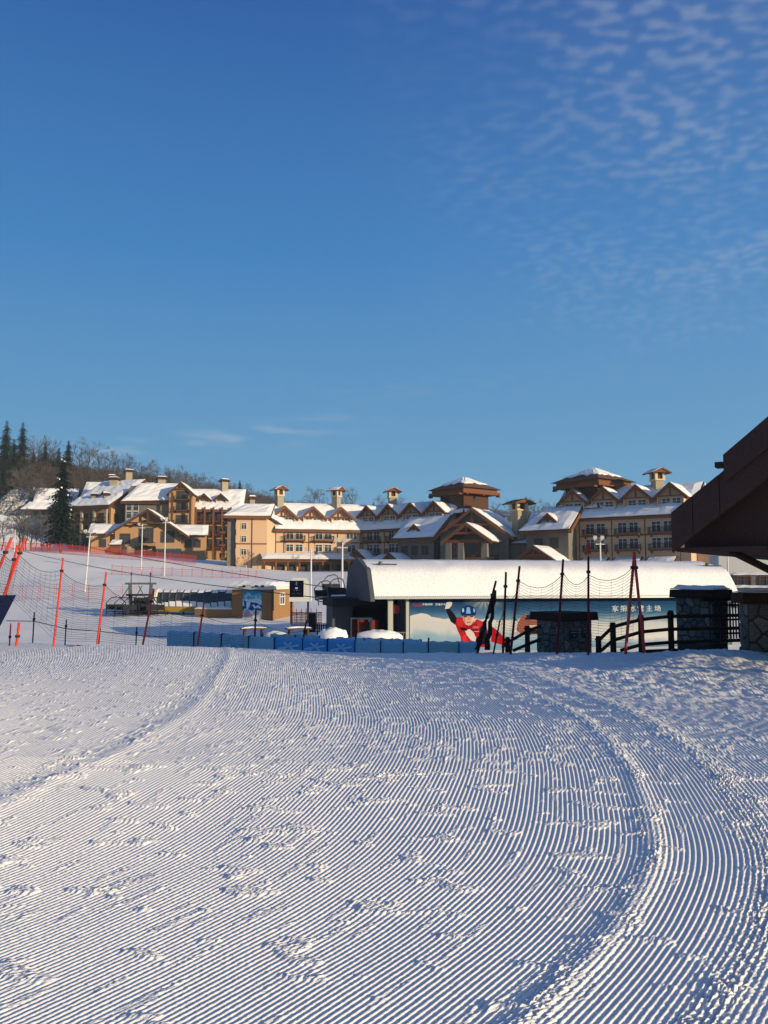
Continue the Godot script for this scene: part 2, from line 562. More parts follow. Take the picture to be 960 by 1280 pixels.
# ---------------------------------------------------------------- roofs, snow, windows
# an uneven blanket over the four corners a-b (eave) and c-d (ridge), thinning and fraying at its rim
func snow_sheet(a: Vector3, b: Vector3, c: Vector3, d: Vector3, thick: float, cell := 1.3, fray := 0.18) -> MB:
	var m := MB.new()
	var up := (b - a).cross(d - a).normalized()
	if up.y < 0.0: up = -up
	var nu := clampi(int((b - a).length() / cell), 2, 60)
	var nv := clampi(int((d - a).length() / cell), 2, 24)
	var top := []
	for j in nv + 1:
		var row := []
		var v := float(j) / nv
		for i in nu + 1:
			var u := float(i) / nu
			var edge := i == 0 or i == nu or j == 0 or j == nv
			var uu := u
			var vv := v
			var n := nz.get_noise_3dv((a + (b - a) * u + (d - a) * v) * 31.0)
			if j == 0: vv += fray * (n + 0.2) / maxf(1.0, (d - a).length())
			var p := a.lerp(b, uu).lerp(d.lerp(c, uu), vv)
			row.append(p + up * (thick * (0.25 if edge else 1.0) * (1.0 + 0.55 * n) + 0.01))
		top.append(row)
	for j in nv:
		for i in nu:
			m.quad(top[j][i], top[j + 1][i], top[j + 1][i + 1], top[j][i + 1])
	for i in nu:
		m.quad(top[0][i] - up * (thick * 0.3), top[0][i], top[0][i + 1], top[0][i + 1] - up * (thick * 0.3))
		m.quad(top[nv][i], top[nv][i] - up * (thick * 0.3), top[nv][i + 1] - up * (thick * 0.3), top[nv][i + 1])
	for j in nv:
		m.quad(top[j][0], top[j][0] - up * (thick * 0.3), top[j + 1][0] - up * (thick * 0.3), top[j + 1][0])
		m.quad(top[j][nu] - up * (thick * 0.3), top[j][nu], top[j + 1][nu], top[j + 1][nu] - up * (thick * 0.3))
	return m

func slab(m: MB, a: Vector3, b: Vector3, c: Vector3, d: Vector3, t: float) -> void:
	var up := (b - a).cross(d - a).normalized()
	if up.y < 0.0: up = -up
	m.hexa([a, b, c, d, a - up * t, b - up * t, c - up * t, d - up * t])

# one roof plane: boarded slab, rust fascia along the eave, snow on top
func roof_plane(parent: Node, a: Vector3, b: Vector3, c: Vector3, d: Vector3, roof_mat: Material, snow_thick := 0.4, inset := 0.0, thick := 0.28) -> void:
	var m := MB.new()
	slab(m, a, b, c, d, thick)
	var o := commit(m, "roof_plane", roof_mat, parent)
	if snow_thick > 0.0:
		var k := inset
		var p := func(u: float, v: float) -> Vector3: return a.lerp(b, u).lerp(d.lerp(c, u), v)
		var w := (b - a).length()
		var e := clampf(0.25 / maxf(w, 0.5), 0.0, 0.2)
		commit(snow_sheet(p.call(e, 0.015 + k), p.call(1.0 - e, 0.015 + k), p.call(1.0 - e, 1.0), p.call(e, 1.0), snow_thick), "roof_snow", M.roof_snow, o)

func frame_mesh(w: float, h: float, bars: int) -> ArrayMesh:
	var key := "frame%.2f_%.2f_%d" % [w, h, bars]
	if not shapes.has(key):
		var m := MB.new()
		var t := 0.12
		m.span(Vector3(-w / 2 - t, -t, 0), Vector3(w / 2 + t, 0, 0.14))
		m.span(Vector3(-w / 2 - t, h, 0), Vector3(w / 2 + t, h + t, 0.14))
		m.span(Vector3(-w / 2 - t, 0, 0), Vector3(-w / 2, h, 0.138))
		m.span(Vector3(w / 2, 0, 0), Vector3(w / 2 + t, h, 0.138))
		for i in bars:
			var x := -w / 2 + w * (i + 1) / (bars + 1)
			m.span(Vector3(x - 0.05, 0.001, 0.01), Vector3(x + 0.05, h - 0.001, 0.12))
		m.span(Vector3(-w / 2 + 0.001, h * 0.68, 0.02), Vector3(w / 2 - 0.001, h * 0.68 + 0.07, 0.11))
		shapes[key] = m.make()
	return shapes[key]

func pane_mesh(w: float, h: float) -> ArrayMesh:
	var key := "pane%.2f_%.2f" % [w, h]
	if not shapes.has(key):
		var m := MB.new()
		m.span(Vector3(-w / 2, 0, 0.03), Vector3(w / 2, h, 0.06))
		shapes[key] = m.make()
	return shapes[key]

# a window on the wall plane z = at.z of its parent, sill at at.y
func window(parent: Node, at: Vector3, w: float, h: float, bars := 1, fm: Material = null, turn := 0.0, called := "window") -> void:
	var f := put(frame_mesh(w, h, bars), called, fm if fm else M.frame_white, parent, at)
	f.rotation.y = turn
	put(pane_mesh(w, h), "pane", M.window_glass, f)

func balcony(parent: Node, at: Vector3, w: float, out: float, trim: Material, turn := 0.0, solid := false) -> void:
	var key := "balcony%.1f_%.1f" % [w, out]
	if not shapes.has(key):
		var m := MB.new()
		m.span(Vector3(-w / 2, -0.35, 0), Vector3(w / 2, 0, out))
		m.prism(PackedVector2Array([Vector2(0, -0.95), Vector2(0, -0.352), Vector2(out * 0.8, -0.352)]), Vector3(-w / 2 + 0.3, 0, 0), Vector3(0, 0, 1), Vector3.UP, Vector3(0.2, 0, 0))
		m.prism(PackedVector2Array([Vector2(0, -0.95), Vector2(0, -0.352), Vector2(out * 0.8, -0.352)]), Vector3(w / 2 - 0.5, 0, 0), Vector3(0, 0, 1), Vector3.UP, Vector3(0.2, 0, 0))
		shapes[key] = m.make()
		var r := MB.new()
		r.span(Vector3(-w / 2, 0.95, out - 0.1), Vector3(w / 2, 1.06, out))
		r.span(Vector3(-w / 2, 0.12, out - 0.08), Vector3(w / 2, 0.18, out - 0.02))
		for s in [-1.0, 1.0]:
			r.box(Vector3(s * (w / 2 - 0.05), 1.0, out / 2 - 0.05), Vector3(0.1, 0.1, out - 0.1))
		var n := int(w / 0.32)
		for i in n + 1:
			r.box(Vector3(-w / 2 + 0.05 + (w - 0.1) * i / n, 0.475, out - 0.05), Vector3(0.05, 0.95, 0.05))
		for i in 4:
			for s in [-1.0, 1.0]:
				r.box(Vector3(s * (w / 2 - 0.05), 0.475, 0.1 + (out - 0.2) * i / 4.0), Vector3(0.05, 0.95, 0.05))
		shapes[key + "r"] = r.make()
	var b := put(shapes[key], "balcony", trim, parent, at)
	b.rotation.y = turn
	put(shapes[key + "r"], "railing", M.rail_iron, b)

func piece(called: String, at: Vector3, size: Vector3, mt: Material, parent: Node) -> void:
	var m := MB.new()
	m.box(at, size)
	commit(m, called, mt, parent)

# a dormer with its own gable, looking along +z of the parent, sill line at at
func dormer(parent: Node, at: Vector3, w: float, h: float, back: float, wall: Material, trim: Material, glazed := true) -> void:
	var n := node("dormer", parent, at)
	var rise := w * 0.44
	var m := MB.new()
	var i := 0.35
	# cheeks and a face set back under the verge
	m.prism(PackedVector2Array([Vector2(-w / 2 + i, -0.6), Vector2(w / 2 - i, -0.6), Vector2(w / 2 - i, h), Vector2(0, h + rise - 0.3), Vector2(-w / 2 + i, h)]), Vector3(0, 0, -0.9), Vector3.RIGHT, Vector3.UP, Vector3(0, 0, -back))
	commit(m, "dormer_wall", wall, n)
	for s in [-1.0, 1.0]:
		m = MB.new()
		m.box(Vector3(s * (w / 2 - i - 0.09), h / 2 - 0.3, -0.5), Vector3(0.18, h + 0.6, 0.8))
		commit(m, "cheek", M.stucco, n)
	m = MB.new()
	var lift := rise / (w / 2)
	var o := 0.55
	for s in [-1.0, 1.0]:
		slab(m, Vector3(s * (w / 2 + o), h - o * lift, 0.15), Vector3(0, h + rise, 0.15), Vector3(0, h + rise, -back - 1.2), Vector3(s * (w / 2 + o), h - o * lift, -back - 1.2), 0.2)
		# verge boards
		m.hexa([Vector3(s * (w / 2 + o), h - o * lift - 0.75, 0.153), Vector3(0, h + rise - 0.75, 0.153), Vector3(0, h + rise, 0.153), Vector3(s * (w / 2 + o), h - o * lift, 0.153), Vector3(s * (w / 2 + o), h - o * lift - 0.75, 0.3), Vector3(0, h + rise - 0.75, 0.3), Vector3(0, h + rise, 0.3), Vector3(s * (w / 2 + o), h - o * lift, 0.3)])
	m.span(Vector3(-0.16, h - 0.2, -0.2), Vector3(0.16, h + rise - 0.4, 0.05))
	m.span(Vector3(-w / 2 + 0.2, h - 0.25, -0.2), Vector3(w / 2 - 0.2, h, 0.04))
	commit(m, "dormer_roof", trim, n)
	for s in [-1.0, 1.0]:
		commit(snow_sheet(Vector3(s * (w / 2 + o), h - o * lift, -0.1), Vector3(s * (w / 2 + o), h - o * lift, -back - 1.0), Vector3(0, h + rise, -back - 1.0), Vector3(0, h + rise, -0.1), 0.3, 0.9), "dormer_snow", M.roof_snow, n)
	if glazed:
		for s in [-1.0, 1.0]:
			put(frame_mesh(w * 0.26, h * 0.75, 1), "window_frame", M.frame_white, n, Vector3(s * w * 0.17, 0.05, -0.88))
			put(pane_mesh(w * 0.26, h * 0.75), "window_pane", M.window_glass, n, Vector3(s * w * 0.17, 0.05, -0.88))

# stone stack with a small louvred house and roof on top
func chimney(parent: Node, at: Vector3, w: float, h: float, turn := 0.0, roofed := true, snowy := true) -> void:
	var n := node("chimney", parent, at, turn)
	var m := MB.new()
	m.span(Vector3(-w / 2, -3.0, -w / 2), Vector3(w / 2, h, w / 2))
	commit(m, "shaft", M.stone_cream, n)
	if roofed:
		m = MB.new()
		m.span(Vector3(-w * 0.62, h, -w * 0.62), Vector3(w * 0.62, h + 0.35, w * 0.62))
		for sx in [-1.0, 1.0]:
			for sz in [-1.0, 1.0]:
				m.box(Vector3(sx * w * 0.45, h + 1.05, sz * w * 0.45), Vector3(w * 0.3, 1.4, w * 0.3))
		commit(m, "louvre_house", M.stucco_pale, n)
		m = MB.new()
		m.span(Vector3(-w * 0.42, h + 0.36, -w * 0.42), Vector3(w * 0.42, h + 1.7, w * 0.42))
		commit(m, "flue", M.brown_wood, n)
		m = MB.new()
		var e := w * 1.15
		var y0 := h + 1.65
		var y1 := h + 2.65
		for s in [-1.0, 1.0]:
			slab(m, Vector3(s * e, y0, e), Vector3(0, y1, e), Vector3(0, y1, -e), Vector3(s * e, y0, -e), 0.28)
		m.prism(PackedVector2Array([Vector2(-e * 0.72, y0), Vector2(e * 0.72, y0), Vector2(0, y1 - 0.3)]), Vector3(0, 0, -e * 0.9), Vector3.RIGHT, Vector3.UP, Vector3(0, 0, e * 1.8))
		commit(m, "cap_roof", M.rust_wood, n)
		if snowy:
			for s in [-1.0, 1.0]:
				commit(snow_sheet(Vector3(s * e, y0, e * 0.9), Vector3(s * e, y0, -e * 0.9), Vector3(0, y1, -e * 0.9), Vector3(0, y1, e * 0.9), 0.25, 0.8), "cap_snow", M.roof_snow, n)
	else:
		m = MB.new()
		m.span(Vector3(-w * 0.7, h, -w * 0.7), Vector3(w * 0.7, h + 0.3, w * 0.7))
		m.hexa([Vector3(-w * 0.85, h + 0.31, -w * 0.85), Vector3(w * 0.85, h + 0.31, -w * 0.85), Vector3(w * 0.85, h + 0.31, w * 0.85), Vector3(-w * 0.85, h + 0.31, w * 0.85), Vector3(-w * 0.4, h + 0.9, -w * 0.4), Vector3(w * 0.4, h + 0.9, -w * 0.4), Vector3(w * 0.4, h + 0.9, w * 0.4), Vector3(-w * 0.4, h + 0.9, w * 0.4)])
		commit(m, "cap_roof", M.brown_wood, n)
		m = MB.new()
		m.hexa([Vector3(-w * 0.7, h + 0.8, -w * 0.7), Vector3(w * 0.7, h + 0.8, -w * 0.7), Vector3(w * 0.7, h + 0.8, w * 0.7), Vector3(-w * 0.7, h + 0.8, w * 0.7), Vector3(-w * 0.45, h + 1.15, -w * 0.45), Vector3(w * 0.45, h + 1.15, -w * 0.45), Vector3(w * 0.45, h + 1.15, w * 0.45), Vector3(-w * 0.45, h + 1.15, w * 0.45)])
		commit(m, "cap_snow", M.roof_snow, n)

# walls of a range whose ridge runs along x: front at z = 0, from y = 0 to the eave, gables at both ends
func range_walls(parent: Node, length: float, deep: float, eave: float, ridge: float, wall: Material) -> void:
	var m := MB.new()
	m.prism(PackedVector2Array([Vector2(-deep, -3), Vector2(0, -3), Vector2(0, eave), Vector2(-deep / 2, ridge - 0.3), Vector2(-deep, eave)]), Vector3.ZERO, Vector3(0, 0, 1), Vector3.UP, Vector3(length, 0, 0))
	commit(m, "wall", wall, parent)

func range_roof(parent: Node, length: float, deep: float, eave: float, ridge: float, over: float, end_over: float, snow := 0.42) -> void:
	var k := (ridge - eave) / (deep / 2)
	var a := Vector3(-end_over, eave - over * k, over)
	var b := Vector3(length + end_over, eave - over * k, over)
	var c := Vector3(length + end_over, ridge, -deep / 2)
	var d := Vector3(-end_over, ridge, -deep / 2)
	roof_plane(parent, a, b, c, d, M.shingle, snow)
	roof_plane(parent, Vector3(a.x, a.y, -deep - over), Vector3(b.x, b.y, -deep - over), c, d, M.shingle, snow)
	var m := MB.new()
	m.span(Vector3(-end_over, a.y - 0.62, over - 0.12), Vector3(length + end_over, a.y - 0.1, over + 0.1))
	commit(m, "fascia", M.rust_wood, parent)

# a gabled house whose ridge runs along z, gable face at z = 0 centred on x = 0
func gable_house(parent: Node, w: float, deep: float, eave: float, ridge: float, over: float, wall: Material, trim: Material, truss := true, snow := 0.4, open_front := false) -> void:
	var k := (ridge - eave) / (w / 2)
	var m := MB.new()
	if not open_front:
		m.prism(PackedVector2Array([Vector2(-w / 2, -3), Vector2(w / 2, -3), Vector2(w / 2, eave), Vector2(0, ridge - 0.3), Vector2(-w / 2, eave)]), Vector3.ZERO, Vector3.RIGHT, Vector3.UP, Vector3(0, 0, -deep))
		commit(m, "wall", wall, parent)
	for s in [-1.0, 1.0]:
		var a := Vector3(s * (w / 2 + over), eave - over * k, over)
		var b := Vector3(s * (w / 2 + over), eave - over * k, -deep - over)
		var c := Vector3(0, ridge, -deep - over)
		var d := Vector3(0, ridge, over)
		roof_plane(parent, a, b, c, d, M.shingle, snow)
	m = MB.new()
	var z := over + 0.003
	for s in [-1.0, 1.0]:
		var e := Vector3(s * (w / 2 + over), eave - over * k, z)
		var t := Vector3(0, ridge, z)
		var dn := Vector3(0, -0.75, 0)
		var f := Vector3(0, 0, 0.22)
		m.hexa([e + dn, t + dn, t, e, e + dn + f, t + dn + f, t + f, e + f])
	commit(m, "verge_board", trim, parent)
	if truss:
		m = MB.new()
		var y := lerpf(eave, ridge, 0.34)
		var hw := (ridge - y) / k - 0.3
		m.span(Vector3(-hw, y - 0.3, over - 0.45), Vector3(hw, y + 0.2, over - 0.05))
		m.span(Vector3(-0.25, y + 0.2, over - 0.42), Vector3(0.25, ridge - 0.75, over - 0.08))
		commit(m, "truss", trim, parent)

# stacked windows with balconies along a facade
func bays(parent: Node, xs: Array, floors: Array, w: float, trim: Material) -> void:
	for x in xs:
		for y in floors:
			for s in [-1.0, 1.0]:
				window(parent, Vector3(x + s * w * 0.27, y + 0.15, 0), w * 0.4, 2.1, 1)
			balcony(parent, Vector3(x, y, 0), w + 0.8, 1.3, trim)

func pipes(parent: Node, xs: Array, y0: float, y1: float) -> void:
	for x in xs:
		var m := MB.new()
		m.tube([Vector3(x, y0, 0.12), Vector3(x, y1, 0.12)], 0.09, 0.09, 5)
		commit(m, "downpipe", M.frame_brown, parent)

func belt(parent: Node, x0: float, x1: float, y: float) -> void:
	var m := MB.new()
	m.span(Vector3(x0, y, 0.002), Vector3(x1, y + 0.28, 0.14))
	commit(m, "belt_course", M.rust_wood, parent)

# ---------------------------------------------------------------- the hotel
func make_hotel() -> void:
	var y0 := 3.4
	# --- sunlit wing
	var th := deg_to_rad(15.0)
	var a := Vector3(-27.0, y0, -205.0)
	var w1 := base("hotel_wing", a, th)
	tag(w1, "sunlit cream hotel wing with three broad dormers and a snowy porch roof", "building")
	range_walls(w1, 21.5, 15.0, 11.6, 18.2, M.stucco)
	range_roof(w1, 26.0, 15.0, 11.6, 18.2, 0.9, 0.6)
	for i in 3: dormer(w1, Vector3(2.2 + 7.3 * i, 12.3, -0.7), 5.9, 2.1, 6.0, M.stucco, M.rust_wood)
	bays(w1, [4.6, 12.0], [8.3], 4.4, M.rust_wood)
	for x in [4.6, 12.0]:
		for s in [-1.0, 1.0]: window(w1, Vector3(x + s * 1.2, 5.4, 0), 1.7, 1.7, 1)
	window(w1, Vector3(19.3, 8.7, 0), 2.6, 1.9, 2)
	window(w1, Vector3(19.3, 5.4, 0), 2.0, 1.7, 1)
	pipes(w1, [2.0, 8.3, 15.7], 4.0, 10.6)
	belt(w1, 0.02, 21.3, 7.55)
	chimney(w1, Vector3(1.5, 17.2, -6.0), 1.7, 2.6, 0.3)
	chimney(w1, Vector3(16.5, 17.2, -6.0), 1.7, 2.8, 0.75)
	# porch along its foot
	for i in 9: piece("porch_post", Vector3(-3.4 + i * 2.9, 0.9, 3.9), Vector3(0.45, 4.4, 0.45), M.rust_wood, w1)
	var m := MB.new()
	m.span(Vector3(-3.8, 2.7, 3.6), Vector3(20.6, 3.3, 4.2))
	commit(m, "porch_frame", M.rust_wood, w1)
	roof_plane(w1, Vector3(-4.2, 3.35, 4.7), Vector3(20.8, 3.35, 4.7), Vector3(20.8, 4.9, 0.05), Vector3(-4.2, 4.9, 0.05), M.rust_wood, 0.4)
	for i in 8: window(w1, Vector3(-1.9 + i * 2.9, -0.6, 0.0), 1.9, 2.6, 1, M.frame_brown, 0.0, "shop_window")

	# --- taller block closing it
	var b := base("hotel_block", Vector3(-36.6, y0, -202.5), deg_to_rad(8.0))
	tag(b, "tall cream hotel corner block with hipped snowy roof and small square windows", "building")
	m = MB.new()
	m.span(Vector3(0, -3, -13), Vector3(7.6, 14.4, 0))
	commit(m, "wall", M.stucco, b)
	m = MB.new()
	m.span(Vector3(-2.2, -3, -12.5), Vector3(0, 14.4, -1.2))
	commit(m, "stone_flank", M.stone, b)
	m = MB.new()
	m.span(Vector3(0.1, -3, 0.002), Vector3(2.6, 1.9, 0.25))
	commit(m, "stone_foot", M.stone_cream, b)
	for y in [4.0, 7.2, 10.4]:
		window(b, Vector3(1.9, y + 0.4, 0), 1.15, 1.45, 1)
		window(b, Vector3(0, y + 0.4, -0.7), 1.0, 1.45, 1, null, -PI / 2)
		balcony(b, Vector3(-2.2, y - 0.2, -5.4), 7.6, 1.9, M.rust_wood, -PI / 2)
		for z in [-3.4, -7.4]: window(b, Vector3(-2.2, y, z), 2.6, 2.3, 2, M.frame_brown, -PI / 2)
	pipes(b, [3.9], 1.0, 13.6)
	belt(b, 0.02, 7.5, 7.0)
	var e := 1.0
	var R := [Vector3(-2.2 - e, 14.0, e), Vector3(7.6 + e, 14.0, e), Vector3(7.6 + e, 14.0, -13 - e), Vector3(-2.2 - e, 14.0, -13 - e)]
	var p0 := Vector3(2.0, 17.6, -6.2)
	var p1 := Vector3(9.6, 17.6, -6.2)
	roof_plane(b, R[0], R[1], p1, p0, M.shingle, 0.42)
	roof_plane(b, R[3], R[0], p0, p0 + Vector3(0.02, 0, 0), M.shingle, 0.42)
	roof_plane(b, R[2], R[3], p0, p1, M.shingle, 0.42)
	m = MB.new()
	m.span(Vector3(-3.2, 13.35, 0.9), Vector3(8.4, 13.9, 1.12))
	m.span(Vector3(-3.3, 13.35, -13.5), Vector3(-3.1, 13.9, 0.88))
	commit(m, "fascia", M.rust_wood, b)
	chimney(b, Vector3(3.6, 17.0, -9.0), 1.3, 2.0, 0.2, false)
	# link between the block and the wing, turned away from the sun a little
	m = MB.new()
	m.prism(PackedVector2Array([Vector2(7.6, -0.01), Vector2(11.4, -2.6), Vector2(11.4, -9), Vector2(7.6, -9)]), Vector3(0, -3, 0), Vector3.RIGHT, Vector3(0, 0, 1), Vector3(0, 16.2, 0))
	commit(m, "link_wall", M.stucco, b)
	roof_plane(b, Vector3(7.8, 14.1, 0.9), Vector3(12.4, 11.4, -1.6), Vector3(12.4, 17.4, -9.0), Vector3(7.8, 17.7, -7.0), M.shingle, 0.42)

	# --- shaded wing facing west
	th = deg_to_rad(-38.0)
	var w2 := base("hotel_wing", Vector3(-7.6, y0, -212.5), th)
	tag(w2, "shaded hotel wing with four peaked dormers between sunlit wing and stone entrance", "building")
	range_walls(w2, 28.0, 15.0, 11.6, 18.0, M.stucco)
	range_roof(w2, 28.0, 15.0, 11.6, 18.0, 0.9, 0.8)
	for i in 4: dormer(w2, Vector3(3.4 + 7.0 * i, 12.5, -0.6), 5.7, 2.4, 6.0, M.stucco, M.rust_wood)
	bays(w2, [6.2, 13.2], [4.9, 8.1], 4.2, M.rust_wood)
	pipes(w2, [2.8, 9.8, 16.6], 0.0, 10.6)
	belt(w2, 0.02, 18.0, 7.5)
	chimney(w2, Vector3(7.0, 17.0, -7.0), 1.9, 2.6, deg_to_rad(50))
	# end bay under a roof drawn down lower
	m = MB.new()
	m.span(Vector3(17.5, -3, 0.01), Vector3(28.0, 8.6, 4.6))
	commit(m, "end_bay", M.stone, w2)
	roof_plane(w2, Vector3(16.6, 8.1, 6.0), Vector3(29.0, 8.1, 6.0), Vector3(29.0, 13.9, -1.6), Vector3(16.6, 13.9, -1.6), M.shingle, 0.42)
	m = MB.new()
	m.span(Vector3(16.6, 7.3, 5.85), Vector3(29.0, 7.8, 6.1))
	m.hexa([Vector3(29.003, 7.4, 6.0), Vector3(29.003, 8.1, 6.0), Vector3(29.003, 13.9, -1.6), Vector3(29.003, 13.2, -1.6), Vector3(29.25, 7.4, 6.0), Vector3(29.25, 8.1, 6.0), Vector3(29.25, 13.9, -1.6), Vector3(29.25, 13.2, -1.6)])
	commit(m, "fascia", M.rust_wood, w2)
	dormer(w2, Vector3(22.0, 9.2, 4.2), 4.2, 0.5, 3.0, M.stucco, M.rust_wood, false)
	for y in [0.6, 4.2]:
		for x in [19.5, 22.5, 25.5]: window(w2, Vector3(x, y, 4.6), 1.6, 2.0, 1, M.frame_brown)
	# two porch gables at its foot
	for q in [[4.5, 6.2, 4.9], [19.0, 8.4, 3.6]]:
		var g := node("porch", w2, Vector3(q[0], 0, 4.4 if q[0] < 10.0 else 9.4))
		gable_house(g, 7.4, 6.0, q[2] - 1.8, q[2] + 1.0, 0.7, M.rust_wood, M.rust_wood, true, 0.4)
	roof_plane(w2, Vector3(8.6, 3.3, 4.6), Vector3(17.2, 3.3, 4.6), Vector3(17.2, 4.7, 0.06), Vector3(8.6, 4.7, 0.06), M.rust_wood, 0.4)
	for i in 4: piece("porch_post", Vector3(9.2 + 2.5 * i, 0.0, 4.0), Vector3(0.4, 5.8, 0.4), M.rust_wood, w2)

	# --- entrance pavilion
	var pv := base("entrance_pavilion", Vector3(20.2, y0, -184.0), deg_to_rad(-24.0))
	tag(pv, "stone hotel entrance with two nested timber gables over the drive", "building")
	gable_house(pv, 16.0, 16.0, 8.6, 14.4, 1.5, M.stone, M.rust_wood, true, 0.42)
	var g2 := node("entry_canopy", pv, Vector3(0.8, 0, 7.0))
	gable_house(g2, 9.6, 7.0, 7.2, 10.6, 1.0, M.stone, M.rust_wood, true, 0.4, true)
	for x in [-4.2, -1.4, 3.9]:
		m = MB.new()
		m.hexa([Vector3(x - 0.8, -3, -0.8), Vector3(x + 0.8, -3, -0.8), Vector3(x + 0.8, -3, 0.8), Vector3(x - 0.8, -3, 0.8), Vector3(x - 0.6, 6.2, -0.6), Vector3(x + 0.6, 6.2, -0.6), Vector3(x + 0.6, 6.2, 0.6), Vector3(x - 0.6, 6.2, 0.6)])
		commit(m, "stone_pier", M.stone, g2)
	m = MB.new()
	m.span(Vector3(-5.2, 6.2, -0.35), Vector3(5.2, 6.9, 0.35))
	m.span(Vector3(-5.0, 2.6, -3.0), Vector3(5.0, 3.2, -2.6))
	for s in [-1.0, 1.0]:
		m.hexa([Vector3(s * 3.6, 3.9, -0.2), Vector3(s * 4.0, 3.9, -0.2), Vector3(s * 2.4, 6.2, -0.2), Vector3(s * 2.0, 6.2, -0.2), Vector3(s * 3.6, 3.9, 0.2), Vector3(s * 4.0, 3.9, 0.2), Vector3(s * 2.4, 6.2, 0.2), Vector3(s * 2.0, 6.2, 0.2)])
	commit(m, "canopy_beam", M.rust_wood, g2)
	for x in [-4.4, -1.4, 1.6, 4.6]: window(pv, Vector3(x, 0.2, 0), 2.2, 3.4, 1, M.frame_brown)
	for x in [-2.6, 0.0, 2.6]: window(pv, Vector3(x, 9.4, 0), 1.6, 1.2, 1, M.frame_brown)
	m = MB.new()
	m.span(Vector3(8.02, -3, -9), Vector3(16.0, 6.4, -1.5))
	commit(m, "side_wing", M.stone, pv)
	roof_plane(pv, Vector3(8.1, 6.3, -0.6), Vector3(17.0, 6.3, -0.6), Vector3(17.0, 7.6, -6.0), Vector3(8.1, 7.6, -6.0), M.brown_wood, 0.3)
	for x in [10.2, 13.2]: window(pv, Vector3(x, 1.0, -1.5), 1.6, 2.2, 1, M.frame_brown)
	chimney(pv, Vector3(9.6, 9.0, -3.2), 2.4, 4.6, deg_to_rad(50), true, false)
	# backs of the roofs that close the court
	roof_plane(pv, Vector3(9.0, 9.4, -9.0), Vector3(24.0, 9.4, -9.0), Vector3(24.0, 14.2, -16.0), Vector3(9.0, 14.2, -16.0), M.shingle, 0.42)
	m = MB.new()
	m.span(Vector3(9.0, -3, -16), Vector3(24.0, 9.2, -9.6))
	commit(m, "rear_wall", M.stucco, pv)

	# --- towers
	for q in [[Vector3(20.0, y0, -203.0), 6.8, 17.4, "square timber tower with snow-tipped pyramid roof above the hotel entrance"], [Vector3(46.3, y0, -180.0), 6.8, 16.6, "square timber tower with snow-tipped pyramid roof behind the row of shaded dormers"]]:
		var t := base("hotel_tower", q[0], deg_to_rad(38.0))
		tag(t, q[3], "tower", "hotel roof towers")
		tower(t, q[1], q[2])

	# --- wing towards the shelter
	th = deg_to_rad(-37.0)
	var w3 := base("hotel_wing", Vector3(37.0, y0, -178.0), th)
	tag(w3, "shaded hotel wing with four peaked dormers, railed balconies and a snowy hipped end", "building")
	range_walls(w3, 29.0, 15.0, 11.9, 18.2, M.stucco)
	range_roof(w3, 29.0, 15.0, 11.9, 18.2, 0.9, 0.8)
	for i in 4: dormer(w3, Vector3(4.0 + 7.0 * i, 12.7, -0.6), 6.0, 2.5, 6.0, M.stucco, M.rust_wood)
	bays(w3, [9.5, 16.5, 23.5], [4.4, 7.7], 4.4, M.rust_wood)
	pipes(w3, [5.9, 13.0, 20.0, 27.0], 0.0, 11.0)
	belt(w3, 6.0, 28.9, 7.2)
	chimney(w3, Vector3(20.6, 17.4, -6.5), 1.9, 1.5, deg_to_rad(50))
	for x in [9.5, 16.5, 23.5]:
		roof_plane(w3, Vector3(x - 2.9, 1.5, 2.8), Vector3(x + 2.9, 1.5, 2.8), Vector3(x + 2.9, 2.9, 0.05), Vector3(x - 2.9, 2.9, 0.05), M.brown_wood, 0.3)
		for s in [-1.0, 1.0]: window(w3, Vector3(x + s * 1.3, -0.9, 0), 1.8, 2.2, 1, M.frame_brown)
	m = MB.new()
	m.span(Vector3(-4.5, -3, 0.01), Vector3(5.2, 9.0, 4.2))
	commit(m, "end_bay", M.stone, w3)
	roof_plane(w3, Vector3(-6.0, 8.7, 5.6), Vector3(6.2, 8.7, 5.6), Vector3(6.2, 14.2, -1.6), Vector3(-3.0, 14.2, -1.6), M.shingle, 0.42)
	m = MB.new()
	m.span(Vector3(-6.0, 7.9, 5.45), Vector3(6.2, 8.4, 5.7))
	m.hexa([Vector3(6.203, 7.9, 5.6), Vector3(6.203, 8.7, 5.6), Vector3(6.203, 14.2, -1.6), Vector3(6.203, 13.4, -1.6), Vector3(6.5, 7.9, 5.6), Vector3(6.5, 8.7, 5.6), Vector3(6.5, 14.2, -1.6), Vector3(6.5, 13.4, -1.6)])
	commit(m, "fascia", M.rust_wood, w3)
	dormer(w3, Vector3(0.4, 9.7, 4.0), 5.2, 0.5, 3.4, M.stucco, M.rust_wood, false)
	for x in [-1.6, 2.0]: window(w3, Vector3(x, 5.0, 4.2), 1.8, 2.0, 1, M.frame_brown)
	var g3 := node("porch", w3, Vector3(0.6, 0, 10.5))
	gable_house(g3, 9.0, 6.2, 2.4, 5.3, 0.8, M.rust_wood, M.rust_wood, true, 0.35)
	# hipped end nearest the slope
	roof_plane(w3, Vector3(29.8, 11.2, 0.9), Vector3(33.0, 11.2, -4.0), Vector3(29.9, 18.0, -7.5), Vector3(29.8, 18.0, -7.4), M.shingle, 0.42)
	m = MB.new()
	m.span(Vector3(29.02, -3, -12.0), Vector3(32.4, 11.0, -3.6))
	commit(m, "end_wall", M.stucco, w3)

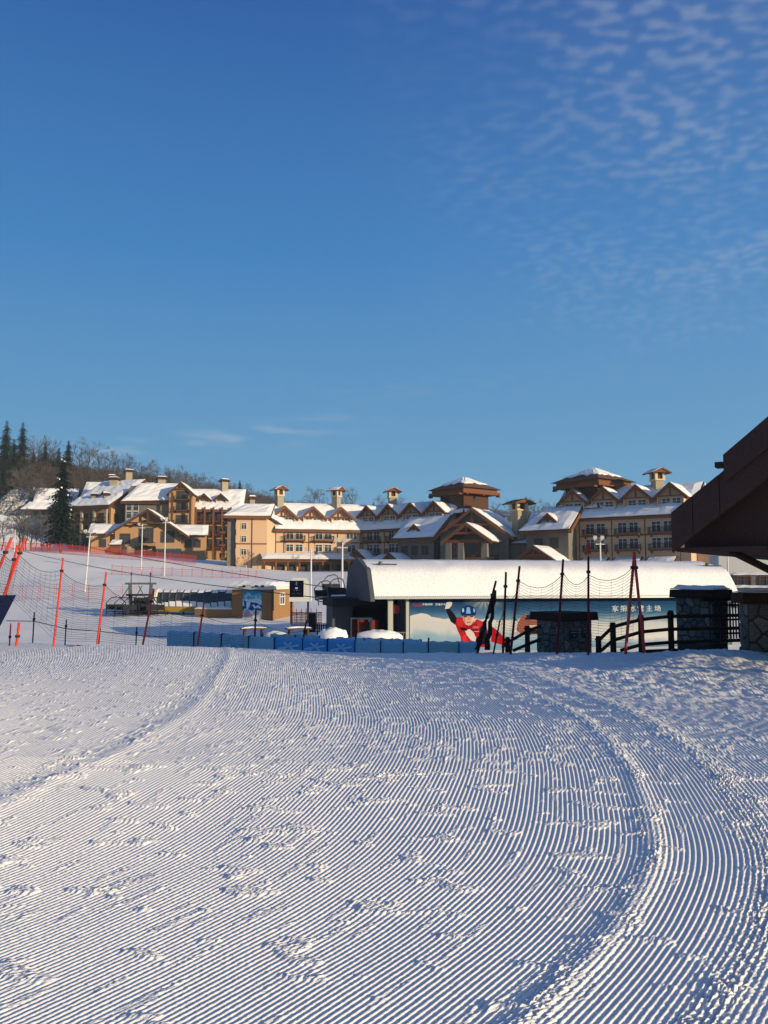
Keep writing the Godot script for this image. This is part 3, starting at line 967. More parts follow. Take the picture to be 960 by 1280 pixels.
func tower(t: Node3D, r: float, y: float) -> void:
	var m := MB.new()
	m.span(Vector3(-r * 0.62, y - 4.0, -r * 0.62), Vector3(r * 0.62, y + 2.4, r * 0.62))
	m.span(Vector3(-r * 0.6, -3.2, -r * 0.6), Vector3(r * 0.6, y - 4.0, r * 0.6))
	commit(m, "tower_wall", M.brown_wood, t)
	for s in [0, 1, 2, 3]:
		var a: float = s * PI / 2
		for k in [0.0]:
			var f := put(frame_mesh(1.4, 1.4, 1), "window", M.frame_brown, t, Vector3(sin(a) * r * 0.62 + cos(a) * k * 3.4, y - 0.2, cos(a) * r * 0.62 - sin(a) * k * 3.4))
			f.rotation.y = a
			put(pane_mesh(1.4, 1.4), "pane", M.window_glass, f)
	m = MB.new()
	var h := r * 0.92
	m.span(Vector3(-h, y + 1.6, -h), Vector3(h, y + 2.3, h))
	h = r * 0.84
	m.span(Vector3(-h, y + 2.3, -h), Vector3(h, y + 3.0, h))
	for s in [-1.0, 1.0]:
		for k in [-0.8, 0.0, 0.8]:
			m.box(Vector3(k * r, y + 1.4, s * r * 0.94), Vector3(0.4, 0.4, 1.0))
			m.box(Vector3(s * r * 0.94, y + 1.4, k * r), Vector3(1.2, 0.4, 0.4))
	commit(m, "cornice", M.rust_wood, t)
	m = MB.new()
	var e := r * 0.97
	var top := Vector3(0, y + 6.2, 0)
	var q := [Vector3(-e, y + 3.0, -e), Vector3(e, y + 3.0, -e), Vector3(e, y + 3.0, e), Vector3(-e, y + 3.0, e)]
	for i in 4: m.tri(q[i], top, q[(i + 1) % 4])
	m.quad(q[0], q[1], q[2], q[3])
	commit(m, "pyramid_roof", M.shingle, t)
	# snow has slid off the lower half
	for i in 4:
		var a: Vector3 = q[i].lerp(top, 0.3) + Vector3(0, 0.12, 0)
		var b: Vector3 = q[(i + 1) % 4].lerp(top, 0.3) + Vector3(0, 0.12, 0)
		commit(snow_sheet(a, b, top + Vector3(0, 0.12, 0), top + Vector3(0, 0.12, 0), 0.22, 0.8, 2.2), "roof_snow", M.roof_snow, t)
	var sk := node("skirt_roof", t, Vector3(0, y - 2.9, 0))
	for i in 4:
		var s0 := node("skirt", sk, Vector3.ZERO, i * PI / 2)
		m = MB.new()
		slab(m, Vector3(-r * 0.8, -0.2, r * 0.86), Vector3(r * 0.8, -0.2, r * 0.86), Vector3(r * 0.6, 0.9, r * 0.62), Vector3(-r * 0.6, 0.9, r * 0.62), 0.2)
		commit(m, "skirt_board", M.rust_wood, s0)
		commit(snow_sheet(Vector3(-r * 0.8, -0.2, r * 0.86), Vector3(r * 0.8, -0.2, r * 0.86), Vector3(r * 0.6, 0.9, r * 0.62), Vector3(-r * 0.6, 0.9, r * 0.62), 0.3), "skirt_snow", M.roof_snow, s0)

# ---------------------------------------------------------------- the lodge on the rise
func make_lodge() -> void:
	var y0 := 8.8
	# L2: back block, roof slope to the sun
	var m: MB
	var l1 := base("lodge_barn", Vector3(-124.0, y0 + 2.0, -290.0), deg_to_rad(10))
	tag(l1, "low lodge wing with pale snowy roof behind the bare saplings", "building")
	range_walls(l1, 13.0, 12.0, 18.6, 24.0, M.timber_panel)
	range_roof(l1, 13.0, 12.0, 18.6, 24.0, 1.0, 1.0, 0.45)
	roof_plane(l1, Vector3(-4, 15.4, 5.0), Vector3(13, 15.4, 5.0), Vector3(13, 18.4, 0.1), Vector3(-2, 18.4, 0.1), M.shingle, 0.4)
	for x in [2.0, 5.0, 8.0, 11.0]: window(l1, Vector3(x, 3.0, 0), 1.6, 1.8, 1, M.frame_brown)

	var l2 := base("lodge_block", Vector3(-104.0, y0, -282.0), deg_to_rad(6))
	tag(l2, "orange lodge block with broad snowy roof and two pale chimneys behind the dark spruce", "building")
	range_walls(l2, 22.0, 14.0, 22.0, 27.4, M.stucco_tan)
	range_roof(l2, 22.0, 14.0, 22.0, 27.4, 1.2, 1.0, 0.5)
	chimney(l2, Vector3(8.0, 26.4, -6.0), 1.9, 2.6, 0.3, false)
	chimney(l2, Vector3(14.2, 26.4, -4.6), 2.2, 4.4, 0.3, false)
	window(l2, Vector3(3.2, 17.4, 0), 1.7, 2.2, 1, M.frame_brown)
	window(l2, Vector3(8.2, 17.4, 0), 1.7, 2.2, 1, M.frame_brown)
	for y in [4.0, 8.0, 12.0]: window(l2, Vector3(3.0, y, 0), 2.0, 1.8, 1, M.frame_brown)
	piece("buttress", Vector3(-2.3, 4.9, -0.6), Vector3(2.2, 15.8, 2.8), M.stone_cream, l2)
	piece("buttress", Vector3(8.8, 5.0, 1.3), Vector3(2.4, 16.0, 2.2), M.stone_cream, l2)
	roof_plane(l2, Vector3(-2.0, 3.4, 6.5), Vector3(10.6, 1.8, 6.5), Vector3(10.6, 3.6, 2.4), Vector3(-2.0, 5.4, 2.4), M.brown_wood, 0.35)

	# L3: gabled wing turned towards the sun
	var l3 := base("lodge_wing", Vector3(-80.7, y0, -272.0), deg_to_rad(68))
	tag(l3, "lodge wing with deep galleries and a tan gable end rising to a snowy ridge", "building")
	m = MB.new()
	m.prism(PackedVector2Array([Vector2(-15.0, -3), Vector2(0, -3), Vector2(0, 25.6), Vector2(-15.0, 17.0)]), Vector3.ZERO, Vector3.RIGHT, Vector3.UP, Vector3(0, 0, -16.0))
	commit(m, "wall", M.stucco_tan, l3)
	roof_plane(l3, Vector3(-17.2, 16.2, 0.9), Vector3(-17.2, 16.2, -17), Vector3(0.6, 26.4, -17), Vector3(0.6, 26.4, 0.9), M.shingle, 0.5)
	m = MB.new()
	m.hexa([Vector3(-17.3, 15.3, 0.92), Vector3(0.6, 25.4, 0.92), Vector3(0.6, 26.3, 0.92), Vector3(-17.3, 16.2, 0.92), Vector3(-17.3, 15.3, 1.2), Vector3(0.6, 25.4, 1.2), Vector3(0.6, 26.3, 1.2), Vector3(-17.3, 16.2, 1.2)])
	m.span(Vector3(-17.5, 15.0, -17.0), Vector3(-17.2, 15.9, 0.9))
	commit(m, "verge_board", M.brown_wood, l3)
	for q in [[-12.6, 11.2], [-7.6, 11.2]]: window(l3, Vector3(q[0], q[1], 0), 1.9, 2.6, 1, M.frame_brown)
	for y in [3.6, 7.6, 11.4]:
		m = MB.new()
		m.span(Vector3(-17.0, y - 0.4, -15.5), Vector3(-15.02, y, -0.2))
		m.span(Vector3(-17.0, y + 0.9, -15.5), Vector3(-16.8, y + 1.1, -0.2))
		for i in 20: m.box(Vector3(-16.9, y + 0.45, -15.4 + i * 0.78), Vector3(0.1, 0.9, 0.1))
		commit(m, "gallery", M.brown_wood, l3)
		for z in [-13.0, -10.0, -7.0, -4.0, -1.6]: window(l3, Vector3(-15.0, y + 0.2, z), 1.8, 2.3, 1, M.frame_brown, -PI / 2)
	for z in [-15.2, -10.2, -5.2, -0.5]: piece("gallery_post", Vector3(-16.6, 6.0, z), Vector3(0.7, 18.2, 0.7), M.stone_cream, l3)
	for z in [-4.0, -9.0]: chimney(l3, Vector3(-12.4, 16.4, z), 1.4, 3.4, 0.4, false)
	chimney(l3, Vector3(-3.2, 22.5, -9.0), 2.4, 3.6, 0.4, false)
	var dn := node("roof_dormer", l3, Vector3(-11.0, 17.0, -6.5), -PI / 2)
	gable_house(dn, 3.6, 5.0, 2.4, 4.4, 0.5, M.brown_wood, M.brown_wood, false, 0.3)

	# L4: block with the tall glazed bay and a balconied gable
	var l4 := base("lodge_block", Vector3(-81.5, y0, -257.0), deg_to_rad(4))
	tag(l4, "lodge block with tall glazed bay, grey boarding and a timber balcony gable", "building")
	range_walls(l4, 14.0, 13.0, 18.0, 23.5, M.timber_panel)
	roof_plane(l4, Vector3(-1.4, 17.4, 1.0), Vector3(14.6, 17.8, 1.0), Vector3(16.6, 24.0, -6.5), Vector3(2.8, 24.0, -6.5), M.shingle, 0.5)
	roof_plane(l4, Vector3(-1.4, 17.4, -14.0), Vector3(14.6, 17.8, -14.0), Vector3(16.6, 24.0, -6.5), Vector3(2.8, 24.0, -6.5), M.shingle, 0.5)
	m = MB.new()
	m.span(Vector3(-1.4, 16.6, 0.85), Vector3(14.4, 17.15, 1.1))
	commit(m, "fascia", M.brown_wood, l4)
	for i in 2:
		for y in [9.6, 12.2, 14.6]: window(l4, Vector3(1.2 + i * 2.1, y, 0), 1.6, 2.0, 0, M.frame_white)
	for i in 10: piece("board", Vector3(4.86 + i * 0.6, 11.25, 0.045), Vector3(0.52, 10.5, 0.08), M.timber_panel, l4)
	chimney(l4, Vector3(9.4, 22.5, -8.5), 2.4, 3.0, 0.3, false)
	var gb := node("balcony_gable", l4, Vector3(17.6, 0, 2.0))
	gable_house(gb, 7.4, 12.0, 20.2, 23.6, 0.7, M.stucco_tan, M.brown_wood, true, 0.45)
	for y in [10.4, 14.6, 18.0]:
		balcony(gb, Vector3(0.4, y, 0), 5.0, 1.8, M.brown_wood)
		window(gb, Vector3(0.4, y + 0.2, 0), 3.4, 2.4, 2, M.frame_brown)
	for x in [-2.4, 3.2]: piece("gable_post", Vector3(x, 10.0, 1.9), Vector3(0.6, 20.0, 0.6), M.brown_wood, gb)

	# L5: long range with dormers and a galleried front
	var l5 := base("lodge_wing", Vector3(-63.0, y0, -262.0), deg_to_rad(3))
	tag(l5, "long lodge range with small dormers and rows of timber galleries", "building")
	range_walls(l5, 17.0, 13.0, 16.6, 22.6, M.stucco_tan)
	range_roof(l5, 17.0, 13.0, 16.6, 22.6, 1.6, 1.0, 0.5)
	for x in [1.0, 5.0, 10.4]: dormer(l5, Vector3(x, 17.0, -0.2), 3.9, 2.0, 4.0, M.stucco_tan, M.brown_wood)
	for y in [3.2, 7.4, 11.6]:
		m = MB.new()
		m.span(Vector3(0, y - 0.5, 0.01), Vector3(17, y, 1.8))
		m.span(Vector3(0, y + 0.95, 1.65), Vector3(17, y + 1.12, 1.82))
		for i in 34: m.box(Vector3(0.3 + i * 0.5, y + 0.47, 1.72), Vector3(0.1, 0.94, 0.1))
		commit(m, "gallery", M.brown_wood, l5)
		for i in 6: window(l5, Vector3(1.6 + i * 2.8, y + 0.2, 0), 1.8, 2.4, 1, M.frame_brown)
	for i in 7: piece("gallery_post", Vector3(0.2 + i * 2.76, 6.5, 1.9), Vector3(0.5, 19.0, 0.5), M.rust_wood, l5)
	chimney(l5, Vector3(10.6, 21.6, -6.0), 2.0, 3.4, 0.5, false)

	# L6: low day lodge in front
	var l6 := base("day_lodge", Vector3(-70.0, 8.2, -243.0), deg_to_rad(10))
	tag(l6, "low tan day lodge with sweeping snowy gable and big arched-brow window", "building")
	gable_house(l6, 19.0, 12.0, 8.0, 14.4, 2.6, M.stucco_tan, M.brown_wood, true, 0.5)
	window(l6, Vector3(-0.6, 4.4, 0.0), 4.0, 4.4, 3, M.frame_brown)
	window(l6, Vector3(5.6, 4.6, 0.0), 3.8, 3.2, 2, M.frame_brown)
	window(l6, Vector3(-6.6, 4.0, 0.0), 2.8, 3.0, 1, M.frame_brown)
	m = MB.new()
	for i in 8:
		var t0 := -1.0 + i * 0.25
		var t1 := t0 + 0.25
		m.hexa([Vector3(-0.6 + t0 * 3.6, 10.6 - t0 * t0 * 1.5, 0.01), Vector3(-0.6 + t1 * 3.6, 10.6 - t1 * t1 * 1.5, 0.01), Vector3(-0.6 + t1 * 3.6, 11.1 - t1 * t1 * 1.5, 0.01), Vector3(-0.6 + t0 * 3.6, 11.1 - t0 * t0 * 1.5, 0.01), Vector3(-0.6 + t0 * 3.6, 10.6 - t0 * t0 * 1.5, 1.4), Vector3(-0.6 + t1 * 3.6, 10.6 - t1 * t1 * 1.5, 1.4), Vector3(-0.6 + t1 * 3.6, 11.1 - t1 * t1 * 1.5, 1.4), Vector3(-0.6 + t0 * 3.6, 11.1 - t0 * t0 * 1.5, 1.4)])
	commit(m, "arched_brow", M.brown_wood, l6)
	piece("plinth", Vector3(-6.6, 0.1, 0.61), Vector3(6.0, 6.2, 1.19), M.stone_cream, l6)
	piece("plinth", Vector3(6.05, 0.1, 0.61), Vector3(7.3, 6.2, 1.19), M.stone_cream, l6)
	m = MB.new()
	m.span(Vector3(-3.4, 3.0, 0.02), Vector3(2.2, 3.4, 2.4))
	m.span(Vector3(-3.4, 4.3, 2.3), Vector3(2.2, 4.45, 2.42))
	for i in 12: m.box(Vector3(-3.3 + i * 0.49, 3.85, 2.36), Vector3(0.08, 0.9, 0.08))
	commit(m, "terrace", M.rail_iron, l6)
	# low side wings
	piece("side_wing", Vector3(13.06, 2.0, -5.0), Vector3(7.08, 10.0, 8.0), M.stucco_tan, l6)
	piece("side_wing", Vector3(-13.01, 2.1, -5.3), Vector3(6.98, 10.2, 7.4), M.stucco_tan, l6)
	roof_plane(l6, Vector3(8.8, 6.8, 0.4), Vector3(17.6, 6.8, 0.4), Vector3(17.6, 10.2, -6.0), Vector3(6.4, 10.2, -6.0), M.shingle, 0.5)
	roof_plane(l6, Vector3(-17.6, 7.0, -0.4), Vector3(-9.2, 7.0, -0.4), Vector3(-7.2, 10.2, -6.0), Vector3(-17.6, 10.2, -6.0), M.shingle, 0.5)
	for q in [[11.6, -1.0], [14.2, -1.0], [-13.2, -1.6]]: window(l6, Vector3(q[0], 3.2, q[1]), 1.8, 2.2, 1, M.frame_brown)
	var kiosk := base("ticket_kiosk", on_ground(144, 225) + Vector3(0, 0, 0), 0.1)
	tag(kiosk, "small red-brown kiosk with snow on its lean-to roof", "kiosk")
	m = MB.new()
	m.span(Vector3(-1.3, -1.0, -2.4), Vector3(1.3, 2.6, 0))
	commit(m, "wall", M.rust_wood, kiosk)
	roof_plane(kiosk, Vector3(-1.9, 2.6, 0.5), Vector3(1.9, 2.6, 0.5), Vector3(1.5, 4.0, -2.6), Vector3(-1.5, 4.0, -2.6), M.brown_wood, 0.35)

# ---------------------------------------------------------------- prints
func fill_poly(im: Image, pts: Array, c: Color, ox: float, oy: float, k: float) -> void:
	var q := []
	var lo := 1e9
	var hi := -1e9
	for p in pts:
		var r := Vector2((p[0] - ox) * k, (p[1] - oy) * k)
		q.append(r)
		lo = minf(lo, r.y)
		hi = maxf(hi, r.y)
	for y in range(maxi(0, int(lo)), mini(im.get_height() - 1, int(hi)) + 1):
		var xs := []
		for i in q.size():
			var a: Vector2 = q[i]
			var b: Vector2 = q[(i + 1) % q.size()]
			if (a.y <= y + 0.5) != (b.y <= y + 0.5):
				xs.append(a.x + (y + 0.5 - a.y) / (b.y - a.y) * (b.x - a.x))
		xs.sort()
		for i in range(0, xs.size() - 1, 2):
			var x0 := clampi(int(round(xs[i])), 0, im.get_width())
			var x1 := clampi(int(round(xs[i + 1])), 0, im.get_width())
			if x1 > x0: im.fill_rect(Rect2i(x0, y, x1 - x0, 1), c)

func oval(cx: float, cy: float, rx: float, ry: float, a0 := 0.0, a1 := 360.0) -> Array:
	var out := []
	for i in 29:
		var a := deg_to_rad(lerpf(a0, a1, i / 28.0))
		out.append([cx + rx * cos(a), cy + ry * sin(a)])
	return out

# strokes of a written character, on a 10 x 10 field
const GLYPH := {
	"xiang": [[5, 0, 5, 1.4], [0.6, 1.6, 9.4, 1.6], [2.5, 3, 7.5, 3], [2.5, 4.8, 7.5, 4.8], [2.5, 3, 2.5, 4.8], [7.5, 3, 7.5, 4.8], [2, 6.1, 8, 6.1], [8, 6.1, 5.4, 7.3], [0.6, 7.6, 9.4, 7.6], [5.2, 7.3, 5.2, 10], [5.2, 10, 3.6, 9.6]],
	"duo": [[2.6, 0, 1.8, 1.2], [1, 1.3, 4.2, 1.3], [1, 1.3, 1, 6], [4.2, 1.3, 4.2, 9.4], [1, 2.9, 4.2, 2.9], [1, 4.4, 4.2, 4.4], [0.2, 6.2, 4.6, 5.8], [4, 6.2, 0.6, 9.6], [5.6, 0.8, 5.2, 3], [5.6, 0.8, 9, 0.8], [9, 0.8, 9, 3], [5.2, 4.6, 9.8, 4.6], [7.4, 3.2, 7.4, 10], [7.2, 5, 5, 8.4], [7.6, 5, 9.8, 8.2]],
	"bing": [[0.8, 2, 2, 3.4], [0.6, 7.8, 2.4, 5.4], [6.2, 0.4, 6.2, 9.6], [6.2, 9.6, 5, 9], [3.2, 3.4, 5.4, 3.4], [5.4, 3.4, 3, 7.8], [9, 2, 6.8, 4], [6.4, 4, 9.8, 8.2]],
	"xue": [[1.6, 0.6, 8.4, 0.6], [0.6, 2.2, 9.4, 2.2], [0.6, 2.2, 0.4, 3.6], [9.4, 2.2, 9, 3.6], [5, 0.6, 5, 5], [2.2, 3.4, 3.8, 3.4], [2.2, 4.6, 3.8, 4.6], [6.2, 3.4, 7.8, 3.4], [6.2, 4.6, 7.8, 4.6], [1.6, 6, 8.4, 6], [8.4, 6, 8.4, 9.6], [1.8, 7.7, 8.4, 7.7], [1.4, 9.5, 8.4, 9.5]],
	"zhu": [[4.6, 0, 5.4, 1.6], [1.2, 2.6, 8.8, 2.6], [1.8, 5.8, 8.2, 5.8], [0.6, 9.4, 9.4, 9.4], [5, 2.6, 5, 9.4]],
	"chang": [[0.4, 3.2, 3.8, 3.2], [2.2, 0.6, 2.2, 7.4], [0.4, 8, 4, 6.8], [4.8, 1.2, 8.4, 1.2], [8.4, 1.2, 5, 4], [5, 4, 9.4, 4], [9.4, 4, 8.8, 9.4], [8.8, 9.4, 7.6, 8.8], [6.4, 4.2, 4, 8], [8, 4.2, 5.4, 9.4]],
	"tu": [[5, 0, 5, 1.2], [1, 1.6, 9, 1.6], [3.6, 2.2, 2, 3.8], [6.2, 2.2, 8, 3.8], [1, 5.6, 9, 5.6], [5, 3.8, 5, 6], [5, 6, 1, 9.8], [5, 6, 9, 9.8]],
	"po": [[0.4, 1.4, 4.2, 1.4], [2, 1.4, 0.4, 5], [1.6, 4.4, 3.8, 4.4], [1.6, 4.4, 1.6, 8.4], [3.8, 4.4, 3.8, 8.4], [1.6, 8.4, 3.8, 8.4], [5.2, 2.4, 9.6, 2.4], [5.2, 2.4, 4.6, 9.6], [7.4, 0.4, 7.4, 5], [5.4, 5, 9, 5], [9, 5, 5.6, 9.8], [6, 6, 9.6, 9.8]],
	"ke": [[0.6, 1.4, 4, 0.8], [0.4, 3.6, 4.4, 3.6], [2.4, 1, 2.4, 9.8], [2.2, 4, 0.4, 7], [5.6, 1.6, 6.6, 2.6], [5.4, 4, 6.4, 5], [5, 6.8, 9.8, 6], [8.2, 0.4, 8.2, 9.8]],
	"ji": [[0.4, 2.6, 4, 2.6], [2.4, 0.4, 2.4, 9.6], [0.4, 6.6, 4, 5.4], [4.8, 2.4, 9.6, 2.4], [7.2, 0.4, 7.2, 4.6], [5, 4.8, 9, 4.8], [9, 4.8, 4.8, 9.8], [5.6, 5.4, 9.8, 9.8]],
	"qi": [[5, 0, 5.8, 1], [2, 1.6, 8.6, 1.6], [8.6, 1.6, 8.6, 4], [2, 4, 8.6, 4], [2, 1.6, 0.8, 9.6], [3.2, 5.8, 8.4, 5.8], [3.2, 5.8, 3.2, 9.4], [8.4, 5.8, 8.4, 9.4], [3.2, 9.2, 8.4, 9.2]],
	"di": [[1, 1, 2, 2.2], [0.4, 4, 2.4, 4], [2.4, 4, 1.6, 8], [0.4, 9.4, 9.8, 9.4], [4, 2.4, 9, 2.4], [4, 2.4, 4, 8], [9, 2.4, 9, 8], [6.5, 0.6, 6.5, 8], [4, 5.2, 9, 5.2], [4, 8, 9, 8]],
	"wei": [[2, 2.4, 8, 2.4], [0.6, 5, 9.4, 5], [5, 0.2, 5, 9.8], [4.8, 5, 0.8, 9], [5.2, 5, 9.2, 9]],
	"lai": [[1.4, 2, 8.6, 2], [3, 2.8, 3.6, 4.4], [7, 2.8, 6.4, 4.4], [0.6, 5, 9.4, 5], [5, 0.2, 5, 9.8], [4.8, 5, 0.8, 9], [5.2, 5, 9.2, 9]],
}

func write(im: Image, glyph: String, x: float, y: float, size: float, thick: float, c: Color, ox: float, oy: float, k: float) -> void:
	for s in GLYPH[glyph]:
		var a := Vector2(x + s[0] * size / 10.0, y + s[1] * size / 10.0)
		var b := Vector2(x + s[2] * size / 10.0, y + s[3] * size / 10.0)
		var d := (b - a).normalized() * thick * 0.5
		var n := Vector2(-d.y, d.x)
		fill_poly(im, [[a.x - d.x + n.x, a.y - d.y + n.y], [b.x + d.x + n.x, b.y + d.y + n.y], [b.x + d.x - n.x, b.y + d.y - n.y], [a.x - d.x - n.x, a.y - d.y - n.y]], c, ox, oy, k)

func stroke(im: Image, pts: Array, thick: float, c: Color, ox: float, oy: float, k: float) -> void:
	for i in pts.size() - 1:
		var a := Vector2(pts[i][0], pts[i][1])
		var b := Vector2(pts[i + 1][0], pts[i + 1][1])
		var d := (b - a).normalized() * thick * 0.5
		var n := Vector2(-d.y, d.x)
		fill_poly(im, [[a.x + n.x - d.x, a.y + n.y - d.y], [b.x + n.x + d.x, b.y + n.y + d.y], [b.x - n.x + d.x, b.y - n.y + d.y], [a.x - n.x - d.x, a.y - n.y - d.y]], c, ox, oy, k)

func printed(im: Image) -> StandardMaterial3D:
	im.generate_mipmaps()
	var m := StandardMaterial3D.new()
	m.albedo_texture = ImageTexture.create_from_image(im)
	m.roughness = 0.9
	m.metallic_specular = 0.15
	return m

func mixed(stops: Array, t: float) -> Color:
	for i in stops.size() - 1:
		if t <= stops[i + 1][0]:
			return stops[i][1].lerp(stops[i + 1][1], clampf((t - stops[i][0]) / (stops[i + 1][0] - stops[i][0]), 0.0, 1.0))
	return stops[-1][1]

# the banner along the lift station: mountain sky, snowfield, a skater in red, a car, two lines of writing
func banner_print() -> StandardMaterial3D:
	var k := 4.0
	var ox := 512.0
	var oy := 747.0
	var w := 1560
	var h := 264
	var im := Image.create_empty(w, h, false, Image.FORMAT_RGB8)
	var n := FastNoiseLite.new()
	n.seed = 4; n.frequency = 0.012; n.fractal_octaves = 4
	var sky := [[0.0, Color8(30, 54, 84)], [0.2, Color8(46, 88, 126)], [0.4, Color8(120, 154, 176)], [0.5, Color8(196, 200, 198)]]
	var land := [[0.0, Color8(222, 216, 202)], [0.35, Color8(208, 208, 204)], [0.6, Color8(150, 180, 196)], [1.0, Color8(120, 160, 184)]]
	for y in h:
		for x in w:
			var t := float(y) / h
			var u := x / k + ox
			var e := n.get_noise_2d(x, y)
			var ridge := 0.40 + 0.05 * n.get_noise_2d(x * 0.7, 500.0) - 0.10 * exp(-pow((u - 525.0) / 22.0, 2.0))
			var c: Color
			if t < ridge:
				c = mixed(sky, t + e * 0.03)
				var g := Vector2((u - 597.0) / 30.0, (y / k) / 22.0).length()
				c = c.lerp(Color8(236, 226, 206), clampf(0.9 - g, 0.0, 0.9) * (0.75 + 0.25 * sin(atan2(u - 597.0, y / k + 1.0) * 13.0)))
			else:
				c = mixed(land, (t - ridge) / (1.0 - ridge) + e * 0.16)
			if u > 700.0:
				c = c.lerp(mixed([[0.0, Color8(24, 64, 102)], [0.3, Color8(60, 104, 138)], [0.5, Color8(200, 202, 198)], [0.8, Color8(226, 222, 212)], [1.0, Color8(90, 130, 160)]], t + e * 0.04), smoothstep(700.0, 745.0, u))
			im.set_pixel(x, y, c)
	var red := Color8(176, 26, 34)
	var dk := Color8(22, 24, 32)
	var skin := Color8(226, 178, 150)
	var glove := Color8(222, 214, 206)
	var P := func(pts: Array, c: Color) -> void: fill_poly(im, pts, c, ox, oy, k)
	# trailing leg, torso, thigh
	P.call([[606, 783], [612, 788], [622, 800], [628, 806], [620, 808], [604, 802]], red)
	P.call([[563, 772], [568, 770], [574, 773], [582, 781], [588, 773], [596, 777], [600, 786], [604, 809], [571, 809], [569, 795], [566, 788], [563, 779]], red)
	P.call([[569, 790], [580, 789], [584, 800], [584, 812], [571, 812]], Color8(196, 34, 40))
	P.call([[584, 800], [586, 790], [589, 812], [583, 812]], Color8(120, 14, 22))
	P.call([[564, 773], [568, 771], [573, 776], [571, 784], [566, 781]], Color8(206, 44, 48))
	P.call([[588, 775], [594, 777], [597, 783], [592, 786], [588, 781]], Color8(204, 46, 48))
	P.call([[574, 784], [583, 786], [590, 784], [588, 790], [576, 790]], Color8(140, 18, 26))
	P.call([[571, 795], [575, 792], [577, 806], [573, 809]], Color8(214, 60, 58))
	# raised arm and glove, bent arm
	P.call([[552, 760], [556, 759], [562, 766], [565, 772], [563, 780], [558, 776]], dk)
	P.call([[551.5, 760], [553, 752], [557, 750], [560, 752], [559, 756], [556, 759.5]], glove)
	P.call([[592, 784], [596, 779], [599, 786], [600, 797], [599, 806], [592, 802], [590, 792]], dk)
	P.call([[586, 797], [592, 800], [598, 805], [590, 806], [584, 803]], dk)
	P.call([[574, 787], [580, 786], [584, 790], [587, 797], [586, 802], [581, 800], [576, 793]], glove)
	P.call([[569, 783], [577, 785], [576, 788], [569, 787]], dk)
	# head: neck, face, eyes, nose, mouth, helmet
	P.call([[573, 775], [585, 775], [582, 784], [576, 783]], Color8(150, 20, 30))
	P.call([[571.6, 767], [585, 767], [585, 774], [582, 780], [578.6, 781.6], [575, 780], [572, 774]], skin)
	P.call([[571.6, 768], [574, 768], [575, 779], [573, 776]], Color8(196, 140, 114))
	P.call([[582.6, 768], [585, 768], [584.4, 775], [582.4, 779]], Color8(238, 200, 174))
	P.call([[573, 769.2], [577, 769.4], [577, 770.8], [573, 770.6]], Color8(70, 48, 44))
	P.call([[580, 769.4], [584, 769.2], [584, 770.6], [580, 770.8]], Color8(70, 48, 44))
	P.call([[578, 769], [579, 769], [580, 774.4], [577.2, 774.4]], Color8(200, 146, 120))
	P.call([[576, 776.6], [581, 776.6], [580, 777.8], [577, 777.8]], Color8(150, 70, 66))
	P.call(oval(578.3, 763.6, 8.8, 8.0, 180.0, 360.0) + [[587, 767], [585, 769.0], [571.6, 769.0], [569.6, 767]], Color8(22, 50, 108))
	P.call([[576.5, 758], [580, 758], [581, 766], [575.6, 766]], Color8(120, 180, 226))
	P.call([[571.4, 760], [573, 758.6], [573.4, 764], [571.2, 764]], Color8(190, 206, 222))
	P.call([[584, 759], [586, 761], [586, 764.5], [584, 764]], Color8(150, 178, 206))
	# rings and maker's line on the chest
	for i in 4: stroke(im, oval(584.2 + i * 1.7, 783.8, 1.1, 1.1), 0.35, Color8(226, 150, 150), ox, oy, k)
	P.call([[584.5, 788.4], [590.5, 788.4], [590.5, 789.2], [584.5, 789.2]], Color8(226, 190, 190))
	# the car
	P.call([[636, 778], [642, 768.5], [658, 767], [670, 770], [676, 773], [690, 776], [696, 786], [694, 794], [640, 794], [634, 788]], Color8(158, 92, 76))
	P.call([[644, 775], [647, 768.6], [657, 767.6], [665, 774]], Color8(34, 42, 62))
	P.call([[662, 768.4], [668, 770], [674, 774], [669, 774]], Color8(150, 164, 182))
	P.call([[646, 782], [690, 780], [692, 785], [646, 786]], Color8(206, 186, 170))
	P.call([[650, 788], [680, 788], [678, 793], [652, 793]], Color8(40, 30, 34))
	P.call(oval(648, 791, 4, 4.4), Color8(28, 26, 30))
	P.call([[632, 770], [636, 776], [633, 776], [629, 772]], Color8(70, 90, 120))
	# writing
	var tr := Color8(196, 40, 46)
	stroke(im, [[515.4, 756], [516.7, 752.4], [518, 756]], 0.6, tr, ox, oy, k)
	stroke(im, [[516, 754.9], [517.5, 754.9]], 0.5, tr, ox, oy, k)
	stroke(im, [[518.9, 753.3], [518.9, 755.2], [519.5, 755.9], [520.8, 755.9], [520.8, 753.3]], 0.6, tr, ox, oy, k)
	stroke(im, [[523.6, 752.2], [523.6, 756], [522, 756], [521.8, 754.6], [522.4, 753.8], [523.6, 753.8]], 0.55, tr, ox, oy, k)
	stroke(im, [[524.8, 753.6], [524.8, 756]], 0.6, tr, ox, oy, k)
	var names := ["tu", "po", "ke", "ji", "", "qi", "di", "wei", "lai"]
	for i in names.size():
		if names[i]: write(im, names[i], 526.0 + i * 2.95, 752.6, 2.6, 0.34, Color8(226, 226, 224), ox, oy, k)
	names = ["xiang", "duo", "bing", "xue", "zhu", "chang"]
	for i in names.size(): write(im, names[i], 751.0 + i * 10.8, 757.2, 8.2, 0.9, Color8(214, 212, 204), ox, oy, k)
	var pm := printed(im)
	pm.albedo_color = Color(0.8, 0.81, 0.83)
	return pm

